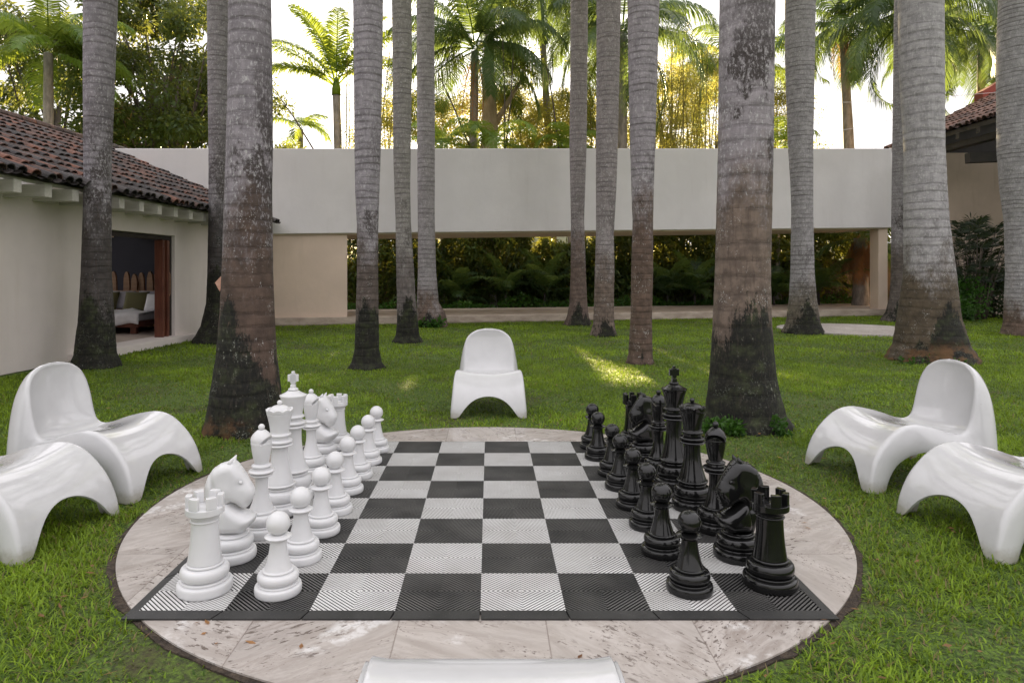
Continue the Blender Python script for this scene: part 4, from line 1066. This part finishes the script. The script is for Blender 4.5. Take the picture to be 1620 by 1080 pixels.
broad_tree((px(455,24), 24, 0), 5.7, 1.3, 24, 16, 4500, 'rounded bush top showing over the white wall right of the thick left trunk', zr=(.5,.98), trunks=1, L=.13, W=.05, name='bush', cat='bush', group=None)

def palm(loc, H, seed, label, n=16, L=3.6, ll=.85, wd=.045, nl=60, el=(-.7, 1.15), droop=1.7, hang=.9, lean=(0,0), r=(.17,.11), mat='frond', bark='coco_bark', name='coconut_palm', group='palms beyond the white building', azr=None, up=.2, shaft=False, dry=0):
    t = empty(name, loc); tag(t, label, 'palm tree', group)
    pts = []; rad = []
    for i in range(12):
        u = i/11; pts.append((lean[0]*u**1.6, lean[1]*u**1.6, H*u)); rad.append(r[0]*(1-u)+r[1]*u + (.10*math.exp(-u*14)) + .006*(i % 2))
    mb = MB(); mb.tube(pts, rad, 12); mb.build('trunk', M[bark], t, smooth=True)
    if shaft:
        mb = MB(); q = pts[-1]; mb.tube([(q[0],q[1],H-.02),(q[0],q[1],H+.2),(q[0],q[1],H+.45),(q[0],q[1],H+.6)], [r[1]*1.25, r[1]*1.2, r[1]*.8, .05], 12); mb.build('crownshaft', M['frond_bright'], t, smooth=True)
    me = crown_me('crown', seed, n, L, ll, wd, nl, el, droop, hang, azr, up); c = link('crown', me, M[mat], t, (lean[0], lean[1], H+(.4 if shaft else .05)))
    if dry:
        me = crown_me('dry_fronds', seed+50, dry, L*.75, ll*.5, wd*.8, 26, (-1.4, -.9), .6, 1.0); link('dry_fronds', me, M['dry'], t, (lean[0], lean[1], H-.1))
    return t
Yq = 24.
palm((px(539,Yq), Yq, 0), pz(150,Yq), 31, 'young royal palm with upright fronds alone against the sky', n=12, L=3.4, ll=.70, wd=.045, nl=100, el=(.35,1.45), droop=1.1, hang=.6, azr=[math.pi,.15,2.8,-.4,3.5,.9,3.0,-1.2,.3,4.4], r=(.17,.13), name='royal_palm', mat='frond_bright', bark='coco_bark', shaft=True, lean=(-.15,0), up=.5)
palm((px(747,Yq), Yq, 0), pz(82,Yq), 32, 'coconut palm with large drooping crown above the centre of the wall', n=19, L=3.9, ll=.95, wd=.036, nl=127, el=(-.35,1.2), droop=1.8, hang=1.1, lean=(.1,0), dry=3, r=(.20,.13))
palm((px(880,26), 27, 0), pz(-40,26), 33, 'tall coconut palm whose hanging fronds reach left of the middle trunks', n=18, L=4.0, ll=1.0, wd=.036, nl=120, droop=2.0, hang=1.2, lean=(-.6,0))
palm((px(985,23), 23, 0), pz(52,23), 34, 'coconut palm hidden behind the middle trunks with fronds arching to the right', n=18, L=4.0, ll=.95, wd=.036, nl=120, droop=1.9, hang=1.1, r=(.18,.13))
palm((px(1350,25), 25, 0), pz(42,25), 35, 'slender crooked coconut palm with shaggy trunk against the bright sky', n=16, L=2.9, ll=.75, wd=.05, nl=60, droop=2.0, hang=1.1, lean=(-.4,0), r=(.26,.12), dry=4, bark='coco_bark')
palm((px(1452,22), 22.5, 0), pz(20,22), 36, 'coconut palm behind the slim right trunk with fronds hanging left', n=18, L=3.6, ll=.85, wd=.036, nl=105, droop=2.2, hang=1.0, r=(.18,.12))
palm((px(1552,25), 25, 0), pz(60,25), 37, 'coconut palm rising behind the right tiled eave', n=20, L=4.0, ll=.95, wd=.036, nl=120, droop=2.0, hang=1.0, mat='frond')
palm((px(1180,27), 28, 0), pz(90,27), 38, 'coconut palm behind the thickest right trunk', n=16, L=3.8, ll=.9, wd=.036, nl=105, droop=1.9, hang=1.1, mat='frond_bright')
palm((px(15,17), 18.5, 0), pz(85,18.5), 39, 'bright yellow-green palm fronds in the top left corner', n=12, L=2.4, ll=.7, wd=.035, nl=90, el=(-.2,1.3), droop=1.5, hang=.8, mat='frond_bright', group=None)
palm((px(438,24), 27, 0), pz(205,27), 40, 'small yellow palm top peeping right of the thick left trunk', n=7, L=1.6, ll=.5, wd=.05, nl=36, el=(-.2,1.0), droop=2.0, hang=.8, mat='frond_bright')
palm((px(1363,21.2), 21.25, .0), 2.25, 41, 'squat palm with twisted orange-brown trunk beyond the walkway', n=12, L=1.7, ll=.6, wd=.045, nl=40, el=(-.1,1.1), droop=1.5, hang=.8, r=(.24,.20), dry=22, bark='coco_bark', group=None)
# pale thick stem beside the centre palm
t = empty('pale_tree', (px(772,25), 25.3, 0)); tag(t, 'pale thick bare trunk standing beside the centre coconut palm', 'tree')
mb = MB(); mb.tube([(0,0,0),(-.05,0,4),(.08,0,6.5),(0,0,8.6),(.1,0,10.5)], [.42,.36,.30,.22,.16], 12); mb.tube([(0,0,6.2),(.7,0,7.4),(1.3,.1,8.4)], [.14,.09,.05], 8); mb.tube([(0,0,5.0),(-.9,0,6.6)], [.12,.05], 8); mb.build('trunk', M['bark_pale'], t, smooth=True)
V, Fc, T = leaf_cloud(np.random.default_rng(77), np.array([(0,0,11.2),(.8,.3,10.8),(-.7,0,11),(1.3,0,8.8)]), np.ones((4,3))*.8, 2500, .2, .06); link('crown', fastmesh('crown', V, Fc, T), M['mango'], t)

# low arching palms just behind the wall top
for i, (xx, yy, n_, L_, lab) in enumerate([(700,222,9,1.9,'low arching palm over the wall right of the three left trunks'), (780,214,10,2.1,'low arching palm over the wall below the centre coconut palm'), (905,222,8,1.7,'low arching palm over the wall near the middle trio'), (1250,215,8,1.6,'low yellowish palm over the wall right of the thickest right trunk')]):
    palm((px(xx,21.5), 21.5+.3*i, 0), pz(yy+14,21.5), 50+i, lab, n=n_, L=L_, ll=.5, wd=.04, nl=44, el=(.1,1.3), droop=2.3, hang=.7, mat='frond_bright', r=(.07,.05), name='low_palm', group='low palms behind the wall')

def bamboo(loc, seed, n, H, label, spread=.5, leaves=2500, lean=.10):
    rg = np.random.default_rng(seed); t = empty('bamboo_clump', loc); tag(t, label, 'bamboo', 'bamboo beyond the white building'); C = []
    mb = MB()
    for i in range(n):
        a = rg.uniform(0, 6.28); b = rg.random()**.5*spread; x, y = b*math.cos(a), b*math.sin(a)*.6; lx, ly = rg.normal(0, lean*H*.5), rg.normal(0, .3); h = H*rg.uniform(.75, 1.05)
        pts = [(x+lx*u*u, y+ly*u*u, h*u) for u in (0,.3,.6,.85,1)]; mb.tube(pts, [.030,.027,.022,.014,.006], 6, cap=False)
        for u in np.linspace(.45, 1, 9): C.append((x+lx*u*u+rg.normal(0,.15), y+ly*u*u+rg.normal(0,.15), h*u))
    mb.build('culms', M['bamboo'], t, smooth=True); C = np.array(C)
    V, Fc, T = leaf_cloud(rg, C, np.ones((len(C),3))*.38, leaves, .17, .028, .7); link('foliage', fastmesh('foliage', V, Fc, T), M['shrub'], t)
for i, (xx, Yb, n_, H, lv, lab) in enumerate([(582,24,9,10.5,2200,'wispy bamboo clump between the left trunk pair'), (640,25,6,9.5,1500,'thin bamboo stems between the three left trunks'), (965,24,9,9.2,3200,'bamboo clump between the first two of the middle trunks'), (1065,23,18,9.4,6000,'dense bamboo clump right of the middle trio'), (1110,24,16,9.0,5000,'yellowish bamboo clump left of the thickest right trunk'), (1232,25,10,8.6,3500,'bamboo clump in the gap right of the thickest right trunk')]):
    bamboo((px(xx,Yb), Yb+.2*i, 0), 60+i, n_, H, lab, .8, lv)
# long single stems leaning above the wall
for i, (x0, y0, x1, y1, lab) in enumerate([(495,235,431,137,'long dark leaning bamboo right of the thick left trunk'), (800,235,812,85,'tall thin stem rising right of the centre palm'), (740,225,690,110,'thin stem leaning left behind the centre palm'), (884,235,862,90,'thin stem leaning left beside the middle trio'), (798,235,795,60,'thin upright stem by the pale trunk')]):
    Yb = 22.5; mb = MB(); a = Vector((px(x0,Yb), Yb, pz(y0,Yb))); b = Vector((px(x1,Yb), Yb, pz(y1,Yb))); g = a + (a-b).normalized()*(a.z/((b-a).normalized().z)) 
    mb.tube([g-g, a-g, a.lerp(b,.5)-g+Vector((.04,0,0)), b-g], [.035,.03,.024,.010], 6)
    o = mb.build('leaning_bamboo', M['bark'], None, tuple(g), smooth=True); tag(o, lab, 'bamboo', 'long thin bamboo poles above the wall')

def shrub(loc, H, rad, seed, nleaf, label, mat='shrub', L=.10, W=.045, nc=26, group=None, name='shrub', zr=(.12,1.0), crad=.5):
    return broad_tree(loc, H, rad, seed, nc, nleaf, label, L, W, mat, zr, 1, group, 'shrub', name, .2, crad)
gaps = [(610,6.9,'loose shrub behind the gap of the left trunks'), (665,7.3,'yellow-green shrub behind the slim left trunks'), (715,7.5,'yellow-green shrub left of the centre palm'), (765,7.3,'yellow-green shrub below the centre palm'), (815,7.6,'olive shrub right of the pale trunk'), (860,7.4,'olive shrub top left of the middle trio'),
        (905,7.2,'loose shrub behind the thin middle trunk'), (950,7.2,'loose shrub between the middle trunks'), (1010,8.0,'olive shrub behind the reddish-footed trunk'), (1065,8.0,'brownish shrub beneath the bamboo'), (1120,8.6,'tall olive shrub beside the thickest right trunk'), (1180,8.2,'olive shrub behind the thickest right trunk'), (1240,7.4,'pale shrub beyond the mossy-footed trunk')]
for i, (xx, H, lab) in enumerate(gaps):
    Yb = 26 + (i % 3)*1.2; shrub((px(xx,Yb), Yb, 0), H+.95, 1.5, 200+i, 20000, lab, nc=80, group='shrubs behind the white building', zr=((.55,1.0) if (800 < xx < 930 or xx == 715) else (.04,1.0)), crad=.55, L=.11, W=.038)

# hedge seen through the covered walk (dense, many stems, reads as one mass) and individual accents
rg = np.random.default_rng(5)
nH = 62000; xs = rg.uniform(-6.2, 13.5, nH); dep = rg.random(nH)
topz = 2.35 + .30*np.sin(xs*1.3) + .22*np.sin(xs*3.1+1) + .15*np.sin(xs*7+2) + np.where(((xs > 1.35) & (xs < 2.75)) | ((xs > -1.75) & (xs < -1.45)), -.4, .35) + np.where(xs < .5, .3, 0) + np.where(xs < -2, .3, 0) + np.where(xs > 3.8, .5, 0)
zz = .18 + (topz-.18)*rg.random(nH)**.75; YH = 21.0 + .2297*xs*.6 + dep*1.3 + .15*np.sin(xs*5+zz*4)
P = np.stack([xs, YH, zz], 1); D = unit(np.stack([rg.normal(0,.6,nH), rg.normal(-.5,.4,nH), rg.normal(-.5,.6,nH)], 1)); U = unit(np.cross(D, rg.normal(size=(nH,3))))
V, Fc, T = rhombs(P, D, U, rg.uniform(.14,.34,nH), rg.uniform(.03,.08,nH), np.clip(rg.random(nH)*.6+.4*np.sin(xs*2.3+zz*3)**2, 0, 1))
tag(link('hedge_foliage', fastmesh('hedge', V, Fc, T), M['hedge']), 'dark dense hedge foliage beyond the covered walk', 'hedge', kind='stuff')
mb = MB(); mb.box(-6.5, 14, 22.8, 23.1, 0, 1.6); tag(mb.build('garden_wall', M['dark_wall'], None), 'low brown garden wall buried behind the hedge', 'wall')
# fan fronds within the hedge
for i, (xx, h_, lab) in enumerate([(725,1.2,'feathery dark palm in the hedge left of the back chair'), (800,1.5,'feathery palm in the hedge above the back chair'), (862,1.6,'sunlit feathery palm in the hedge left of the middle trio'), (1060,1.4,'dark feathery palm in the hedge right of the middle trio'), (1105,1.5,'green feathery palm in the hedge left of the thickest right trunk'), (1235,1.3,'dark feathery palm in the hedge near the far stone slab'), (1310,1.6,'green feathery palm in the hedge left of the squat palm')]):
    palm((px(xx,20.9), 20.9+.1*i, 0), h_*.35, 80+i, lab, n=13, L=h_*1.0, ll=.38, wd=.035, nl=34, el=(.3,1.45), droop=1.3, hang=.6, mat='frond', bark='dark_wood', r=(.04,.03), name='areca_palm', group='feathery palms in the hedge')
# groundcover strip behind the walkway
nG = 5200; xs = rg.uniform(-5, 13, nG); hb = .12+.12*(np.sin(xs*2.1)**2)+.25*(np.sin(xs*.9+.6)**8)
P = np.stack([xs, Yp(xs)+3.25+rg.uniform(0,.55,nG), .10+hb*rg.random(nG)], 1); D = unit(rg.normal(size=(nG,3))+np.array([0,-.4,.4])); U = unit(np.cross(D, rg.normal(size=(nG,3))))
V, Fc, T = rhombs(P, D, U, rg.uniform(.06,.13,nG), rg.uniform(.04,.08,nG), rg.random(nG))
tag(link('groundcover', fastmesh('groundcover', V, Fc, T), M['cover']), 'bright green low leafy groundcover behind the stone walkway', 'groundcover', kind='stuff')
# dark fan-leaved shrub at the right
t = empty('fan_shrub', (px(1540,17.6), 17.6, 0)); tag(t, 'dark shrub with spiky fan leaves against the tan right wall', 'shrub')
rg2 = np.random.default_rng(91); V = []; Fc = []; T = []; mb = MB()
for i in range(125):
    a = rg2.uniform(0, 6.28); b = rg2.random()**.6*.95; z = rg2.uniform(1.0, 2.65)*(1-.12*b); c = np.array([b*math.cos(a), b*math.sin(a)*.7, z]); k = int(rg2.integers(11, 16)); out = np.array([math.cos(a)*.8+rg2.normal(0,.4), math.sin(a)*.6-.3, .55]); out /= np.linalg.norm(out)
    s_ = np.cross(out, [0,0,1]); s_ /= np.linalg.norm(s_)+1e-6; up = np.cross(s_, out)
    for j in range(k):
        an = -2.1+4.2*j/(k-1); d = out*math.cos(an)*.8+s_*math.sin(an)+up*.15; d /= np.linalg.norm(d); L_ = rg2.uniform(.26,.36); wv = np.cross(d, out); wv = wv/(np.linalg.norm(wv)+1e-6)*.016
        bb = len(V); m = c+d*L_*.6; e_ = c+d*L_+np.array([0,0,-.05]); V += [c, m+wv, e_, m-wv]; Fc.append((bb,bb+1,bb+2,bb+3)); T.append(rg2.random()*.6)
    if i % 3 == 0: mb.tube([(c[0]*.35,c[1]*.35,0),(c[0]*.6,c[1]*.6,z*.5),tuple(c)], [.022,.018,.010], 6)
link('foliage', fastmesh('fans', np.array(V), np.array(Fc), T), M['dark_leaf'], t); mb.build('stems', M['bark'], t, smooth=True)
shrub((px(1518,17), 17.2, 0), .95, .55, 301, 2600, 'small glossy green bush under the fan-leaved shrub', 'cover', .10, .06, 16)
shrub((px(1572,18), 18.0, 0), 1.15, .7, 302, 2600, 'small dark bush right of the fan-leaved shrub', 'dark_leaf', .12, .06, 16)
# little plants at tree feet
for i, (xx, Yb, rad, H, n_, lab, m_) in enumerate([(1180,5.18,.33,.10,1100,'leafy weeds around the foot of the thickest right trunk','cover'), (684,14.95,.26,.14,220,'small plants on the bulbous foot near the stone step','cover'), (1475,9.05,.50,.03,140,'creeping weeds around the broad pale trunk foot','cover')]):
    C = np.stack([px(xx,Yb)*0 + rg2.uniform(-rad,rad,14), rg2.uniform(-.12,.12,14), rg2.uniform(.02,H,14)], 1)
    V, Fc, T = leaf_cloud(rg2, C, np.ones((14,3))*.06, n_, .035*Yb/5, .022*Yb/5, .0)
    V[:, 2] = np.abs(V[:, 2]); o = link('foot_plants', fastmesh('foot_plants', V, Fc, T), M[m_], None, (px(xx,Yb), Yb, 0)); tag(o, lab, 'weeds', kind='stuff')
# scrubby hill far behind
V = []; n = 60
for j in range(8):
    for i in range(n):
        x = -70+140*i/(n-1); y = 90+j*12; h = (9+5*math.exp(-((x+2)/14)**2)+3*math.sin(x*.09)+1.2*math.sin(x*.31))*math.sin(min(j/5,1)*math.pi/2)
        V.append((x, y, h-1))
Fc = [(j*n+i, j*n+i+1, (j+1)*n+i+1, (j+1)*n+i) for j in range(7) for i in range(n-1)]
tag(link('hill', mesh('hill', V, Fc, True), M['hill']), 'low scrub-covered hill far behind the trees', 'hill', kind='structure')

# thin wires in the sky at the right
for i, (x0, y0, x1, y1) in enumerate([(1315,163,1580,146), (1290,213,1440,182)]):
    Yb = 18.5; mb = MB(); mb.tube([(0,0,0), (px((x0+x1)/2,Yb)-px(x0,Yb), 0, pz((y0+y1)/2+3,Yb)-pz(y0,Yb)), (px(x1,Yb)-px(x0,Yb), 0, pz(y1,Yb)-pz(y0,Yb))], .006, 5)
    o = mb.build('wire', M['wall_white'], None, (px(x0,Yb), Yb, pz(y0,Yb))); tag(o, ['thin upper pale wire crossing the sky to the right eave', 'thin lower pale wire crossing the sky left of the slim right trunk'][i], 'wire')

nL = 1000; a = rng.uniform(0, 6.28, nL); xs = rng.uniform(-5, 5, nL); ys = 1.3+7*rng.random(nL)**1.4
dcl = np.hypot(xs-CCX, ys-CCY); okl = (dcl > CR+.03) | ((dcl > CR-.25) & (rng.random(nL) < .6)); xs, ys, a = xs[okl], ys[okl], a[okl]; nL = len(xs); dcl = dcl[okl]
P = np.stack([xs, ys, np.where(dcl < CR, .011, .02)], 1); D = unit(np.stack([np.cos(a), np.sin(a), rng.uniform(0,.25,nL)], 1)); U = unit(np.cross(D, np.array([0,0,1.])+rng.normal(0,.2,(nL,3))))
V, Fc, T = rhombs(P, D, U, rng.uniform(.015,.05,nL), rng.uniform(.006,.018,nL), rng.random(nL))
tag(link('leaf_litter', fastmesh('leaf_litter', V, Fc, T), M['dry']), 'small dry brown leaves scattered over the lawn and patio edge', 'leaf litter', kind='stuff')

# ------------------------------------------------------------------ grass blades
def grass(name, y0, y1, dens, hmin, hmax, wd, seed, label, margin=1.25, xl=-5.55, xr=14):
    rg = np.random.default_rng(seed)
    A = (y1-y0)*(min(xr, .80*y1*margin)-max(xl, -.74*y1*margin)); n = int(A*dens)
    x = rg.uniform(max(xl, -.74*y1*margin), min(xr, .80*y1*margin), n); y = rg.uniform(y0, y1, n)
    tf = rg.integers(0, max(1, n//16), n); tsz = max(1, n//16)      # pull most blades into tufts
    tx_, ty_ = x[:tsz], y[:tsz]; pull = rg.random(n) < .62; pull[:tsz] = False
    spread = .012 + .004*y; x = np.where(pull, tx_[tf]+rg.normal(0, 1, n)*spread, x); y = np.where(pull, ty_[tf]+rg.normal(0, 1, n)*spread, y)
    ttone = rg.normal(0, .20, tsz)[tf]; th_ = rg.uniform(.6, 1.35, tsz)[tf]
    edge = .018*np.sin(np.arctan2(y-CCY, x-CCX)*23)+.012*np.sin(np.arctan2(y-CCY, x-CCX)*61)
    dc = np.hypot(x-CCX, y-CCY)
    ok = (dc > CR+.012+edge*.9+.03*rg.random(n)) & (np.hypot(x-7.55, y-14.3) > 1.46) & (y < Yp(x)-.03) & (x/np.maximum(y,.1) < .80*margin) & (x/np.maximum(y,.1) > -.74*margin) & (x > -5.7+.06*(y-8)+.03)
    # patchiness
    pn = np.sin(x*2.1+1.3*np.sin(y*1.7))+np.sin(y*2.6+1.1*np.sin(x*2.3+1))+.7*np.sin(x*5.3+y*4.1)+.5*np.sin(x*9.1-y*7.7)
    near_c = np.exp(-np.clip(dc-CR, 0, 9)/.30)
    thin = np.clip(.30+.26*(-pn-.3)+.30*near_c, 0, .93)*np.clip(1.35-(y/9), .25, 1)
    ok &= rg.random(n) > thin
    for (tx, ty, tr) in TREES: ok &= np.hypot(x-tx, y-ty) > tr*.93
    x = x[ok]; y = y[ok]; pn = pn[ok]; dc = dc[ok]; ttone = ttone[ok]; th_ = th_[ok]; n = len(x)
    # clump the blades into tufts
    a = rg.uniform(0, 2*np.pi, n); tilt = rg.uniform(.25, 1.45, n); h = rg.uniform(hmin, hmax, n)*th_*(1+.18*np.clip(pn, -1.5, 1.5))*(1-.25*np.exp(-np.clip(dc-CR,0,9)/.2))
    d = np.stack([np.cos(a)*np.sin(tilt), np.sin(a)*np.sin(tilt), np.cos(tilt)], 1); sd_ = np.stack([-np.sin(a), np.cos(a), np.zeros(n)], 1)
    wv = sd_*(wd*rg.uniform(.7,1.3,n)/2)[:, None]; P = np.stack([x, y, np.full(n, -.006)], 1)
    m = P + d*(h*.55)[:, None]; bend = d*1.0 + np.stack([np.cos(a), np.sin(a), -.5*np.ones(n)], 1)*.55; e_ = m + unit(bend)*(h*.5)[:, None]
    V = np.stack([P-wv, P+wv, m+wv*.85, m-wv*.85, e_], 1).reshape(-1, 3)
    b = (np.arange(n)*5)[:, None]; q = b + np.array([[0,1,2,3]]); tr3 = b + np.array([[3,2,4,4]])
    # quads + tris written as two meshes' worth of faces
    me = bpy.data.meshes.new(name); me.vertices.add(len(V)); me.vertices.foreach_set('co', V.astype(np.float32).ravel())
    loops = np.concatenate([b+np.array([[0,1,2,3]]), b+np.array([[3,2,4]])], 1).ravel().astype(np.int32)
    me.loops.add(len(loops)); me.loops.foreach_set('vertex_index', loops); me.polygons.add(2*n)
    ls = np.stack([np.arange(n)*7, np.arange(n)*7+4], 1).ravel().astype(np.int32); me.polygons.foreach_set('loop_start', ls); me.update(calc_edges=True)
    tn = np.clip(.42+.16*pn+ttone+rg.normal(0,.22,n), 0, .88); brown_ = rg.random(n) < (.025+.16*np.exp(-np.clip(dc-CR,0,9)/.25)+.05*np.clip(-pn,0,2)); tn[brown_] = 1.0
    at = me.attributes.new('tint', 'FLOAT', 'FACE'); at.data.foreach_set('value', np.repeat(tn, 2).astype(np.float32))
    tag(link(name, me, M['grass']), label, 'grass', kind='stuff')
grass('grass_near', 1.0, 5.0, 15000, .020, .048, .0050, 1, 'coarse green grass close to the round patio and front chairs')
grass('grass_middle', 5.0, 9.5, 5000, .020, .044, .0070, 2, 'green lawn grass among the middle palm trunks', 1.1)
grass('grass_far', 9.5, 19.0, 1300, .03, .055, .011, 3, 'green lawn grass before the stone step', 1.05)
